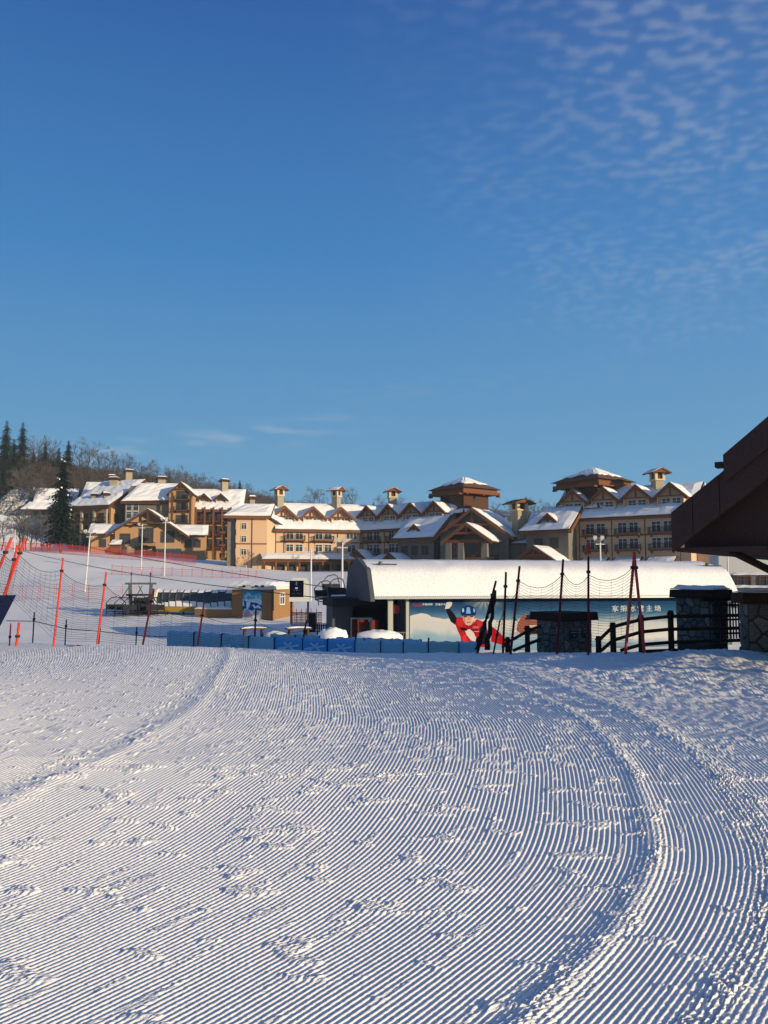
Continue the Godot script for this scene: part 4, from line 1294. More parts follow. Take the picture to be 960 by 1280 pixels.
func poster_print() -> StandardMaterial3D:
	var im := Image.create_empty(192, 272, false, Image.FORMAT_RGB8)
	var n := FastNoiseLite.new()
	n.seed = 9; n.frequency = 0.02; n.fractal_octaves = 4
	for y in 272:
		for x in 192:
			var t := y / 272.0
			var e := n.get_noise_2d(x, y)
			var c := Color8(44, 130, 160).lerp(Color8(180, 206, 214), smoothstep(0.05, 0.4, t + e * 0.3))
			var edge := 0.36 + x / 192.0 * 0.16 + e * 0.1
			if t > edge:
				c = Color8(24, 66, 120).lerp(Color8(190, 212, 232), smoothstep(0.0, 0.25, e + 0.1))
			if t > 0.72 + e * 0.1: c = Color8(150, 160, 172).lerp(Color8(214, 210, 208), clampf(e * 3.0 + 0.4, 0.0, 1.0))
			if Vector2((x - 44) / 34.0, (y - 236) / 46.0).length() < 0.8 + e: c = c.lerp(Color8(168, 84, 118), 0.6)
			im.set_pixel(x, y, c)
	return printed(im)

func screen_print() -> StandardMaterial3D:
	var im := Image.create_empty(160, 184, false, Image.FORMAT_RGB8)
	im.fill(Color8(10, 12, 28))
	im.fill_rect(Rect2i(66, 10, 26, 44), Color8(22, 60, 96))
	im.fill_rect(Rect2i(72, 14, 10, 28), Color8(96, 140, 170))
	fill_poly(im, [[66, 76], [92, 76], [92, 92], [66, 92]], Color8(190, 196, 206), 0, 0, 1.0)
	im.fill_rect(Rect2i(78, 76, 3, 16), Color8(10, 12, 28))
	im.fill_rect(Rect2i(36, 104, 34, 3), Color8(60, 66, 92))
	im.fill_rect(Rect2i(86, 104, 36, 3), Color8(60, 66, 92))
	im.fill_rect(Rect2i(76, 102, 8, 12), Color8(110, 116, 140))
	im.fill_rect(Rect2i(30, 142, 34, 4), Color8(70, 78, 104))
	im.fill_rect(Rect2i(84, 142, 36, 4), Color8(70, 78, 104))
	return printed(im)

# a thin printed sheet standing in the x-y plane of its parent, its face towards +z
func sheet(parent: Node, called: String, a: Vector3, b: Vector3, mt: Material) -> void:
	var m := MB.new()
	m.quad(Vector3(a.x, a.y, a.z), Vector3(a.x, b.y, a.z), Vector3(b.x, b.y, a.z), Vector3(b.x, a.y, a.z))
	m.uv = PackedVector2Array([Vector2(0, 1), Vector2(0, 0), Vector2(1, 0), Vector2(0, 1), Vector2(1, 0), Vector2(1, 1)])
	commit(m, called, mt, parent)

# ---------------------------------------------------------------- lift station
func make_station() -> void:
	var g := ground(10.0, -57.0)
	var st := base("lift_station", Vector3(-0.875, g, -56.0), deg_to_rad(13.0))
	tag(st, "long lift station under thick snow with grey gable and skater banner", "building")
	var L := 28.1
	var eave := 0.45 - g
	var sh := 2.25 - g
	var top := 3.0 - g
	var W := 8.4
	# snow-laden mansard: profile swept along x, sagging and lumpy
	var prof := [Vector2(0.58, eave), Vector2(0.5, eave + 0.25), Vector2(0.05, eave + 0.95), Vector2(-0.45, sh - 0.22), Vector2(-0.8, sh + 0.1), Vector2(-1.5, sh + 0.36), Vector2(-2.8, sh + 0.62), Vector2(-W / 2, top + 0.12), Vector2(-W + 1.6, sh + 0.3), Vector2(-W + 0.9, sh - 0.3), Vector2(-W + 0.2, eave + 0.5), Vector2(-W - 0.4, eave)]
	var nx := 74
	var v := PackedVector3Array()
	var idx := PackedInt32Array()
	var np := prof.size()
	for i in nx + 1:
		var x := L * i / nx
		for j in np:
			var p: Vector2 = prof[j]
			var n := nz.get_noise_3d(x * 26.0, p.x * 26.0, 3.0)
			var n2 := nz.get_noise_3d(x * 90.0, p.x * 90.0, 9.0)
			var lump := 0.0
			if j > 0 and j < np - 1: lump = 0.035 * n + 0.012 * n2
			# the cornice has rolled forward over the middle of the roof
			if j >= 3 and j <= 6: lump += 0.10 * smoothstep(3.5, 6.5, x) * smoothstep(25.5, 20.0, x) * (0.7 + 0.6 * n)
			v.append(Vector3(x, p.y + lump + (0.05 * n if j == 0 else 0.0), p.x + lump * 0.4))
	for i in nx:
		for j in np - 1:
			var a := i * np + j
			idx.append_array([a, a + 1, a + np + 1, a, a + np + 1, a + np])
	put(smooth_mesh(v, idx), "roof_snow", M.roof_snow, st)
	var m := MB.new()
	var core := PackedVector2Array()
	for p in [Vector2(0.5, eave - 0.12), Vector2(0.42, eave + 0.2), Vector2(-0.75, sh - 0.02), Vector2(-W / 2, top), Vector2(-W + 0.9, sh - 0.02), Vector2(-W, eave + 0.1), Vector2(-W, eave - 0.12)]: core.append(p)
	m.prism(core, Vector3(0.12, 0, 0), Vector3(0, 0, 1), Vector3.UP, Vector3(L - 0.24, 0, 0))
	commit(m, "roof", M.cladding, st)
	m = MB.new()
	var rim := PackedVector2Array()
	for p in core: rim.append(Vector2(-W / 2, eave + 1.0) + (p - Vector2(-W / 2, eave + 1.0)) * Vector2(1.05, 1.16))
	m.prism(rim, Vector3(0.1, 0, 0), Vector3(0, 0, 1), Vector3.UP, Vector3(-0.3, 0, 0))
	commit(m, "gable", M.cladding, st)
	m = MB.new()
	m.span(Vector3(-0.02, eave - 0.14, 0.5), Vector3(L, eave + 0.0, 0.6))
	for i in 170: m.box(Vector3(0.08 + i * 0.165, eave + 0.035, 0.59), Vector3(0.09, 0.07, 0.05))
	commit(m, "eave_edge", M.eave_metal, st)
	# banner wall
	m = MB.new()
	m.span(Vector3(2.7, -0.4, -0.45), Vector3(L - 0.3, eave - 0.13, -0.3))
	commit(m, "front_wall", M.cladding, st)
	sheet(st, "banner", Vector3(2.8, 0.02, -0.29), Vector3(L - 0.35, eave - 0.16, -0.29), banner_print())
	m = MB.new()
	m.span(Vector3(2.69, eave - 0.2, -0.28), Vector3(L - 0.3, eave - 0.13, 0.3))
	commit(m, "soffit_rail", M.steel_dark, st)
	piece("pale_post", Vector3(2.58, eave / 2 - 0.3, -0.2), Vector3(0.2, eave + 0.35, 0.2), M.post_pale, st)
	piece("pale_post", Vector3(1.35, eave / 2 - 0.3, -0.1), Vector3(0.34, eave + 0.35, 0.3), M.post_pale, st)
	# inside of the open bay
	m = MB.new()
	m.span(Vector3(2.72, -0.4, -W + 0.3), Vector3(3.0, eave - 0.13, -0.46))
	commit(m, "inner_wall", M.cladding, st)
	m = MB.new()
	m.span(Vector3(-0.2, -0.4, -W + 0.5), Vector3(2.7, eave - 0.13, -W + 0.8))
	commit(m, "back_wall", M.cladding, st)
	for q in [[-0.62, -2.4, 0.5], [-0.2, -1.5, 0.62], [0.42, -0.8, 0.55]]:
		m = MB.new()
		m.box(Vector3(q[0], 0.95, q[1]), Vector3(q[2], 2.5, 0.12), Basis(Vector3.UP, 0.2))
		commit(m, "door_leaf", M.door_red, st)
	m = MB.new()
	m.span(Vector3(-2.1, eave - 0.75, -W + 0.4), Vector3(2.6, eave - 0.15, -W / 2 + 1.0))
	commit(m, "bullwheel_housing", M.steel_dark, st)
	m = MB.new()
	m.span(Vector3(-1.9, -0.4, -W + 1.0), Vector3(-0.4, eave - 0.75, -W / 2 - 0.4))
	commit(m, "drive_column", M.cladding, st)
	for q in [[0.75, 1.85], [1.62, 2.5]]:
		m = MB.new()
		m.box(Vector3((q[0] + q[1]) / 2, 1.35, -0.15), Vector3(q[1] - q[0], 0.06, 0.06))
		m.box(Vector3((q[0] + q[1]) / 2, 0.5, -0.15), Vector3(q[1] - q[0], 0.06, 0.06))
		var n := 6
		for i in n: m.box(Vector3(lerpf(q[0] + 0.05, q[1] - 0.05, i / float(n - 1)), 0.65, -0.15), Vector3(0.045, 1.5, 0.045))
		commit(m, "barrier_rail", M.steel, st)
	m = MB.new()
	m.box(Vector3(2.0, 2.95, -1.2), Vector3(0.1, 0.1, 0.1))
	m.tube([Vector3(2.0, 2.9, -1.2), Vector3(2.0, 2.9, -1.12)], 0.32, 0.32, 16)
	commit(m, "stop_sign", M.crimson_pole, st)
	piece("control_cabin", Vector3(0.2, 1.0, -4.6), Vector3(1.5, 2.4, 1.2), M.white_panel, st)
	for x in [-0.15, 0.5]:
		m = MB.new()
		m.box(Vector3(x, 1.5, -3.99), Vector3(0.5, 0.8, 0.04))
		commit(m, "cabin_window", M.window_glass, st)
	for x in [1.0, L - 1.1]:
		m = MB.new()
		m.tube([Vector3(x, top - 0.5, -1.7), Vector3(x + 0.05, top - 0.1, -1.7)], 0.12, 0.16, 8)
		m.tube([Vector3(x - 0.3, top - 0.28, -1.7), Vector3(x + 1.2, top - 0.3, -1.6)], 0.05, 0.05, 5)
		commit(m, "roof_vent", M.steel, st)
	# far end wall
	m = MB.new()
	m.span(Vector3(L - 0.29, -0.4, -W + 0.4), Vector3(L - 0.1, eave - 0.13, -0.3))
	commit(m, "end_wall", M.cladding, st)

# ---------------------------------------------------------------- chairlift
func chair_thing(at: Vector3, turn: float, label: String, group: String) -> void:
	if not shapes.has("chair_seat"):
		var m := MB.new()
		m.box(Vector3(0, 0.5, 0), Vector3(1.9, 0.1, 0.55))
		shapes["chair_seat"] = m.make()
		m = MB.new()
		m.box(Vector3(0, 0.95, -0.3), Vector3(1.9, 0.55, 0.08), Basis(Vector3.RIGHT, -0.2))
		shapes["chair_back"] = m.make()
		m = MB.new()
		for s in [-1.0, 1.0]:
			m.tube([Vector3(s * 0.97, 0.3, 0.35), Vector3(s * 0.97, 0.45, -0.3), Vector3(s * 0.97, 1.35, -0.45), Vector3(s * 0.5, 1.9, -0.2), Vector3(0, 2.0, 0)], 0.05, 0.05, 5)
		m.tube([Vector3(-0.97, 0.3, 0.35), Vector3(0.97, 0.3, 0.35)], 0.04, 0.04, 5)
		m.tube([Vector3(-0.97, 0.0, 0.1), Vector3(-0.97, 0.45, 0.0)], 0.04, 0.04, 5)
		m.tube([Vector3(0.97, 0.0, 0.1), Vector3(0.97, 0.45, 0.0)], 0.04, 0.04, 5)
		shapes["chair_frame"] = m.make()
		m = MB.new()
		m.hexa([Vector3(-0.9, 0.551, -0.2), Vector3(0.9, 0.551, -0.2), Vector3(0.9, 0.551, 0.24), Vector3(-0.9, 0.551, 0.24), Vector3(-0.75, 0.66, -0.12), Vector3(0.75, 0.66, -0.12), Vector3(0.75, 0.66, 0.15), Vector3(-0.75, 0.66, 0.15)])
		shapes["chair_snow"] = m.make()
	var c := base("lift_chair", at, turn)
	tag(c, label, "lift chair", group)
	put(shapes["chair_seat"], "seat", M.steel_dark, c)
	if group == "chairs by the gantry":
		put(shapes["chair_back"], "backrest", M.steel_dark, c)
		put(shapes["chair_frame"], "hanger", M.steel_dark, c)
		return
	put(shapes["chair_back"], "backrest", M.steel_dark, c)
	put(shapes["chair_frame"], "hanger", M.steel, c)
	put(shapes["chair_snow"], "seat_snow", M.snow, c)

func make_lift() -> void:
	var o := on_ground(177, 88)
	var r := base("lift_gantry", o, 0.12)
	tag(r, "olive steel lift gantry with two splayed legs and twin mast tips", "lift gantry")
	var m: MB
	for s in [-1.0, 1.0]:
		m = MB.new()
		m.hexa([Vector3(s * 0.75, 0, -0.3), Vector3(s * 1.1, 0, -0.3), Vector3(s * 1.1, 0, 0.3), Vector3(s * 0.75, 0, 0.3), Vector3(s * 0.95, 3.2, -0.2), Vector3(s * 1.25, 3.2, -0.2), Vector3(s * 1.25, 3.2, 0.2), Vector3(s * 0.95, 3.2, 0.2)])
		commit(m, "leg", M.steel, r)
		m = MB.new()
		m.tube([Vector3(s * 1.0, 3.3, 0), Vector3(s * 1.0, 4.3, 0)], 0.05, 0.035, 5)
		m.tube([Vector3(s * 1.0, 4.2, 0), Vector3(s * 1.0, 4.5, 0)], 0.09, 0.06, 6)
		commit(m, "mast", M.steel_dark, r)
		m = MB.new()
		m.tube([Vector3(s * 1.2, 2.9, 0.1), Vector3(s * 2.0, 1.6, 0.2)], 0.06, 0.06, 5)
		m.tube([Vector3(s * 0.9, 1.0, 0.1), Vector3(-s * 0.2, 3.1, 0.1)], 0.05, 0.05, 5)
		commit(m, "brace", M.steel, r)
	m = MB.new()
	m.box(Vector3(0, 3.3, 0), Vector3(3.2, 0.22, 0.5))
	commit(m, "crossbeam", M.steel, r)
	m = MB.new()
	m.tube([Vector3(0, 2.0, 0), Vector3(0, 2.18, 0)], 1.5, 1.5, 24)
	commit(m, "bullwheel", M.steel_dark, r)
	m = MB.new()
	m.box(Vector3(0.2, 0.9, 0), Vector3(1.6, 1.8, 1.2))
	commit(m, "motor_housing", M.steel_dark, r)
	for q in [[147, 0.1], [158, 0.5], [168, 0.9], [187, 0.4], [197, 0.8]]:
		var p := on_ground(q[0], 86.5 - q[1])
		chair_thing(p, 0.3 + q[1] * 0.3, "dark lift chair parked in a row beside the olive gantry", "chairs by the gantry")
	for q in [[409, 64.5, 0.0], [418, 66.0, 0.25], [425, 63.6, 0.1]]:
		var p := on_ground(q[0], q[1] + 3.0)
		p.y = -0.45 + q[2] * 2.0
		chair_thing(p, 0.8, "dark lift chair with snow on its seat hanging at the grey gable", "chairs at the station mouth")
	# haul rope, two strands
	var a := survey(-30, 637, 230)
	var b := survey(432, 741, 63)
	for k in 2:
		var pts := []
		var p0 := survey(-40, 636, 260) if k == 0 else survey(-40, 668, 150)
		var p1 := survey(437, 738, 65) if k == 0 else survey(437, 751, 62)
		for i in 25:
			var t := i / 24.0
			pts.append(p0.lerp(p1, t) - Vector3(0, (4.5 if k == 0 else 2.6) * 4.0 * t * (1.0 - t) * 0.5, 0))
		m = MB.new()
		m.tube(pts, 0.035, 0.035, 4)
		tag(commit(m, "haul_rope", M.steel_dark), ["dark lift cable crossing above the piste from the wooded hill", "lower dark lift cable running down to the grey gable"][k], "cable")

# ---------------------------------------------------------------- hut, tunnel, screen
func make_hut() -> void:
	var gz := ground(-11.0, -82.0)
	var o := Vector3(-11.1, gz, -82.0)
	var h := base("ski_hut", o, deg_to_rad(-20.0))
	tag(h, "tan flat-roofed hut with mountain poster and one white window", "hut")
	var m := MB.new()
	var w := 4.6
	m.span(Vector3(-w, -0.6, -4.8), Vector3(0, 3.05, 0))
	commit(m, "wall", M.hut_wall, h)
	m = MB.new()
	m.span(Vector3(-w - 4.4, -0.6, -0.6), Vector3(-w - 0.01, 1.0, -0.05))
	commit(m, "low_wall", M.hut_wall, h)
	commit(snow_sheet(Vector3(-w - 4.4, 1.02, 0.05), Vector3(-w - 0.02, 1.02, 0.05), Vector3(-w - 0.02, 1.02, -0.9), Vector3(-w - 4.4, 1.02, -0.9), 0.25, 0.5), "low_wall_snow", M.snow, h)
	m = MB.new()
	m.span(Vector3(-w - 0.4, 3.05, -5.2), Vector3(0.35, 3.4, 0.35))
	commit(m, "roof_fascia", M.white_panel, h)
	commit(snow_sheet(Vector3(-w - 0.3, 3.41, 0.28), Vector3(0.28, 3.41, 0.28), Vector3(0.28, 3.41, -5.1), Vector3(-w - 0.3, 3.41, -5.1), 0.4, 0.5), "roof_snow", M.snow, h)
	for x in [-3.0, -1.6, -0.9]:
		m = MB.new()
		m.box(Vector3(x, 3.38, 0.42), Vector3(0.28, 0.2, 0.12))
		commit(m, "floodlight", M.steel_dark, h)
	sheet(h, "poster", Vector3(-3.35, 0.1, 0.02), Vector3(-1.2, 3.0, 0.02), poster_print())
	window(h, Vector3(0, 1.6, -1.9), 0.9, 1.0, 1, M.frame_white, PI / 2)
	piece("corner_trim", Vector3(0.02, 1.2, 0.02), Vector3(0.14, 3.6, 0.14), M.brown_table, h)

	# covered conveyor
	var t := base("conveyor_tunnel", on_ground(250, 88) + Vector3(0, 0.3, 0), deg_to_rad(-10.0))
	tag(t, "arched conveyor tunnel with frosted panels and yellow base beam", "tunnel")
	var n := 12
	for i in n:
		var x := -4.4 + i * 0.78
		var pts := []
		for j in 11:
			var a := PI * j / 10.0
			pts.append(Vector3(x - 0.25 * sin(a), 0.55 + 1.75 * sin(a), 1.2 * cos(a)))
		m = MB.new()
		m.tube(pts, 0.06 if i > 0 else 0.2, 0.06 if i > 0 else 0.2, 6)
		commit(m, "hoop", M.steel if i > 0 else M.white_panel, t)
		if i == n - 1: continue
		m = MB.new()
		for j in 10:
			var a0 := PI * j / 10.0
			var a1 := PI * (j + 1) / 10.0
			var e := 0.78
			m.quad(Vector3(x - 0.25 * sin(a0), 0.55 + 1.7 * sin(a0), 1.17 * cos(a0)), Vector3(x - 0.25 * sin(a1), 0.55 + 1.7 * sin(a1), 1.17 * cos(a1)), Vector3(x + e - 0.25 * sin(a1), 0.55 + 1.7 * sin(a1), 1.17 * cos(a1)), Vector3(x + e - 0.25 * sin(a0), 0.55 + 1.7 * sin(a0), 1.17 * cos(a0)))
		commit(m, "arch_panel", M.tunnel_panel, t)
		# frost and drift on each panel: low on the side, thick on the crown
		m = MB.new()
		for band in [[0.02, 0.2 + 0.16 * absf(sin(i * 2.7))], [1.0 + 0.2 * sin(i * 3.1), 2.3]]:
			for j in 5:
				var a0: float = lerpf(band[0], band[1], j / 5.0)
				var a1: float = lerpf(band[0], band[1], (j + 1) / 5.0)
				var q := 1.03
				m.quad(Vector3(x + 0.08 - 0.25 * sin(a0), 0.55 + 1.75 * q * sin(a0), 1.2 * q * cos(a0)), Vector3(x + 0.08 - 0.25 * sin(a1), 0.55 + 1.75 * q * sin(a1), 1.2 * q * cos(a1)), Vector3(x + 0.72 - 0.25 * sin(a1), 0.55 + 1.75 * q * sin(a1), 1.2 * q * cos(a1)), Vector3(x + 0.72 - 0.25 * sin(a0), 0.55 + 1.75 * q * sin(a0), 1.2 * q * cos(a0)))
		commit(m, "frost", M.snow, t)
	m = MB.new()
	m.span(Vector3(-4.5, 0.05, 1.12), Vector3(4.6, 0.55, 1.3))
	commit(m, "base_beam", M.yellow_beam, t)
	for x in [-3.0, -1.2, 0.8, 2.6]: piece("beam_foot", Vector3(x, -0.3, 1.2), Vector3(0.16, 0.7, 0.16), M.steel_dark, t)

	# screen on a white stand
	var s := base("display_stand", on_ground(375, 78.5), deg_to_rad(4.0))
	tag(s, "white portal stand holding a dark navy screen beside the tan hut", "screen")
	m = MB.new()
	var sy := survey(375, 752, 78.5).y - s.position.y
	m.prism(PackedVector2Array([Vector2(-1.0, sy), Vector2(0.95, sy), Vector2(0.85, sy + 1.9), Vector2(0.6, sy + 2.25), Vector2(-0.6, sy + 2.25), Vector2(-1.0, sy + 1.9)]), Vector3(0, 0, -1.2), Vector3.RIGHT, Vector3.UP, Vector3(0, 0, 1.2))
	commit(m, "portal", M.white_panel, s)
	for x in [-0.8, 0.8]: piece("portal_leg", Vector3(x, sy / 2 - 0.2, -0.6), Vector3(0.2, sy + 0.4, 0.2), M.steel_dark, s)
	sheet(s, "screen", Vector3(-0.95, sy + 0.42, 0.01), Vector3(0.38, sy + 2.0, 0.01), screen_print())

	# odds and ends beyond the hut
	var bx := base("control_box", on_ground(391, 72.0), 0.1)
	tag(bx, "dark upright control box below the navy screen", "cabinet")
	piece("cabinet", Vector3(0, 0.75, 0), Vector3(0.62, 1.7, 0.5), M.steel_dark, bx)
	piece("cabinet_cap", Vector3(0, 1.64, 0), Vector3(0.72, 0.08, 0.6), M.steel, bx)
	var rk := base("slat_barrier", on_ground(404, 70.0), 0.05)
	tag(rk, "dark slatted timber barrier between control box and light blue mat", "barrier")
	for i in 6: piece("slat", Vector3(-0.45 + i * 0.18, 0.45, 0), Vector3(0.09, 1.0, 0.05), M.dark_wood, rk)
	for y in [0.25, 0.75]: piece("cross_rail", Vector3(0, y, -0.05), Vector3(1.1, 0.08, 0.04), M.dark_wood, rk)
	# snowed-in tables and heaps in the hollow
	for q in [[318, 48.0, 1.45], [374, 47.0, 1.4]]:
		var p := on_ground(q[0], q[1])
		p.y = survey(q[0], 792, q[1]).y
		var tb := base("picnic_table", p, 0.3)
		tag(tb, "brown picnic table half buried in the shaded hollow snow", "table", "tables in the hollow")
		for i in 4: piece("plank", Vector3(0, 0.28, -0.36 + i * 0.24), Vector3(q[2], 0.05, 0.2), M.brown_table, tb)
		for x in [-0.5, 0.5]: piece("leg", Vector3(x, -0.25, 0), Vector3(0.1, 1.0, 0.6), M.brown_table, tb)
		commit(snow_sheet(Vector3(-q[2] / 2, 0.32, 0.42), Vector3(q[2] / 2, 0.32, 0.42), Vector3(q[2] / 2, 0.32, -0.44), Vector3(-q[2] / 2, 0.32, -0.44), 0.07, 0.25, 0.5), "table_snow", M.snow, tb)
	var heaps := [[346, 45.0, 0.62, 0.36, "small rounded snow heap between the two picnic tables"], [416, 45.0, 0.72, 0.55, "sunlit rounded snow heap before the red station doors"], [474, 43.0, 1.05, 0.42, "broad flat-topped snow heap before the open station bay"]]
	for q in heaps:
		var p := survey(q[0], 798, q[1])
		var v := PackedVector3Array()
		var idx := PackedInt32Array()
		for i in 13:
			for j in 24:
				var a := TAU * j / 24.0
				var rr: float = i / 12.0
				var hh: float = q[3] * (1.0 - pow(rr, 5.0))
				var n2 := nz.get_noise_2d(cos(a) * rr * 60.0 + q[0], sin(a) * rr * 60.0)
				v.append(Vector3(cos(a) * minf(rr * 1.15, 1.0) * q[2] * (1.1 + 0.2 * n2), (hh * (1.0 + 0.3 * n2) - 0.05 * rr if i < 12 else -0.6), -sin(a) * rr * 0.8))
		for i in 12:
			for j in 24:
				var a := i * 24 + j
				var b := i * 24 + (j + 1) % 24
				idx.append_array([a, a + 24, b + 24, a, b + 24, b])
		tag(put(smooth_mesh(v, idx), "snow_heap", M.snow, self, p), q[4], "snow heap")

# ---------------------------------------------------------------- lamps, poles, nets, mats
func lamp(u: float, v: float, depth: float, lean: float, heads: int, label: String) -> void:
	var top := survey(u, v, depth)
	var foot := Vector3(top.x - lean, ground(top.x, -depth) - 0.2, -depth)
	var h := top.y - foot.y
	var o := base("floodlight_mast", foot)
	tag(o, label, "lamp post", "floodlight masts along the slope")
	var m := MB.new()
	m.tube([Vector3.ZERO, Vector3(lean, h, 0)], 0.13, 0.085, 8)
	commit(m, "mast", M.lamp_pole, o)
	m = MB.new()
	m.box(Vector3(lean, h - 0.3, 0), Vector3(1.5, 0.1, 0.12))
	m.box(Vector3(lean, h - 0.8, 0), Vector3(1.1, 0.1, 0.12))
	commit(m, "crossarm", M.lamp_pole, o)
	for i in heads:
		var x := lerpf(-0.65, 0.65, i / maxf(1.0, heads - 1.0))
		m = MB.new()
		m.box(Vector3(lean + x, h + 0.02 - 0.45 * (i % 2), 0.12), Vector3(0.42, 0.34, 0.3), Basis(Vector3.RIGHT, 0.4))
		commit(m, "lamp_head", M.lamp_pole if i % 2 == 0 else M.steel, o)

func stake(u0: float, v0: float, u1: float, v1: float, depth: float, mt: Material, label: String, group: String, r := 0.028) -> Vector3:
	var top := survey(u0, v0, depth)
	var low := survey(u1, v1, depth)
	var d := (low - top).normalized()
	var g := ground(low.x, -depth)
	var k := maxf((top.y - g + 0.12) / -d.y, 0.3)
	var foot := top + d * k
	var o := base("slalom_stake", foot)
	tag(o, label, "pole", group)
	var m := MB.new()
	m.tube([Vector3.ZERO, top - foot], r, r * 0.9, 8)
	commit(m, "shaft", mt, o)
	m = MB.new()
	var q := (top - foot) * (1.0 - 0.33 / k)
	m.tube([q - Vector3(0, 0.03, 0), q + Vector3(0, 0.03, 0)], r * 1.7, r * 1.7, 8)
	commit(m, "net_clip", M.net_dark, o)
	return top

# a net hung between stations; tops and feet are lists of points
func net(tops: Array, feet: Array, sag: float, row: float, r: float, mt: Material, col := 0.3) -> MB:
	var m := MB.new()
	for k in tops.size() - 1:
		var a: Vector3 = tops[k]
		var b: Vector3 = tops[k + 1]
		var c: Vector3 = feet[k]
		var d: Vector3 = feet[k + 1]
		var rows := maxi(3, int((a - c).length() / row))
		var segs := maxi(5, int((b - a).length() / 0.28))
		var grid := []
		for j in rows + 1:
			var v := float(j) / rows
			var line := []
			for i in segs + 1:
				var u := float(i) / segs
				var p := a.lerp(b, u).lerp(c.lerp(d, u), v)
				p.y -= sag * 4.0 * u * (1.0 - u) * (1.0 - v * 0.9)
				p.y += 0.03 * nz.get_noise_3d(p.x * 60.0, j * 21.0, p.z * 60.0) * (1.0 if i > 0 and i < segs else 0.0)
				line.append(p)
			grid.append(line)
			m.tube(line, r * (2.0 if j == 0 else 1.0), r * (2.0 if j == 0 else 1.0), 3)
		var cols := maxi(2, int((b - a).length() / col))
		for i in cols + 1:
			var f := float(i) / cols * segs
			var i0 := mini(int(f), segs - 1)
			var line := []
			for j in range(0, rows + 1, 2):
				line.append(grid[j][i0].lerp(grid[j][i0 + 1], f - i0))
			if line.size() > 1: m.tube(line, r * 0.7, r * 0.7, 3)
	return m

func hang(called: String, tops: Array, feet: Array, sag: float, row: float, r: float, mt: Material, label: String, group := "", col := 0.3) -> void:
	tag(commit(net(tops, feet, sag, row, r, mt, col), called, mt), label, "net", group)

func pad(a: Vector3, b: Vector3, h: float, mt: Material, label: String, emblem: bool, group := "blue crash mats along the crest") -> void:
	var mid := (a + b) * 0.5
	var w := (b - a).length()
	var d := b - a
	var o := base("crash_mat", mid, atan2(-d.z, d.x))
	tag(o, label, "crash mat", group)
	var m := MB.new()
	var tilt := (b.y - a.y) / w
	var n := 7
	var t := 0.16
	# slightly bellied cover
	for i in n:
		var x0 := -w / 2 + w * i / n + 0.012
		var x1 := -w / 2 + w * (i + 1) / n + 0.012
		if i == n - 1: x1 -= 0.03
		var f0 := 0.05 * sin(PI * i / n) + 0.025 * nz.get_noise_2d(x0 * 150.0 + mid.x * 90.0, 5.0)
		var f1 := 0.05 * sin(PI * (i + 1) / n) + 0.025 * nz.get_noise_2d(x1 * 150.0 + mid.x * 90.0, 5.0)
		m.hexa([Vector3(x0, -h, -t), Vector3(x1, -h, -t), Vector3(x1, -h, t + f1), Vector3(x0, -h, t + f0), Vector3(x0, tilt * x0 - 0.06, -t), Vector3(x1, tilt * x1 - 0.06, -t), Vector3(x1, tilt * x1 - 0.06, t + f1), Vector3(x0, tilt * x0 - 0.06, t + f0)])
		m.hexa([Vector3(x0, tilt * x0 - 0.06, -t), Vector3(x1, tilt * x1 - 0.06, -t), Vector3(x1, tilt * x1 - 0.06, t + f1), Vector3(x0, tilt * x0 - 0.06, t + f0), Vector3(x0, tilt * x0 + 0.02 * sin(i * 2.0), -t * 0.6), Vector3(x1, tilt * x1 + 0.02 * sin(i * 2.0 + 2.0), -t * 0.6), Vector3(x1, tilt * x1 + 0.02 * sin(i * 2.0 + 2.0), t * 0.6), Vector3(x0, tilt * x0 + 0.02 * sin(i * 2.0), t * 0.6)])
	commit(m, "cover", mt, o)
	if emblem:
		m = MB.new()
		var z := t + 0.075
		for s in [[-0.16, -0.34, 0.10, -0.12], [-0.12, -0.12, 0.16, -0.34], [-0.3, -0.3, -0.05, -0.24], [0.05, -0.24, 0.3, -0.2]]:
			var p := Vector3(s[0], s[1], z)
			var q := Vector3(s[2], s[3], z)
			var e := (q - p).normalized().cross(Vector3(0, 0, 1)) * 0.025
			m.hexa([p - e, q - e, q + e, p + e, p - e - Vector3(0, 0, 0.06), q - e - Vector3(0, 0, 0.06), q + e - Vector3(0, 0, 0.06), p + e - Vector3(0, 0, 0.06)])
		commit(m, "emblem", M.mark_white, o)
	m = MB.new()
	m.box(Vector3(w / 2 - 0.005, -h * 0.45, 0.02), Vector3(0.018, h * 0.88, t * 2.0))
	commit(m, "seam_strap", M.steel_dark, o)

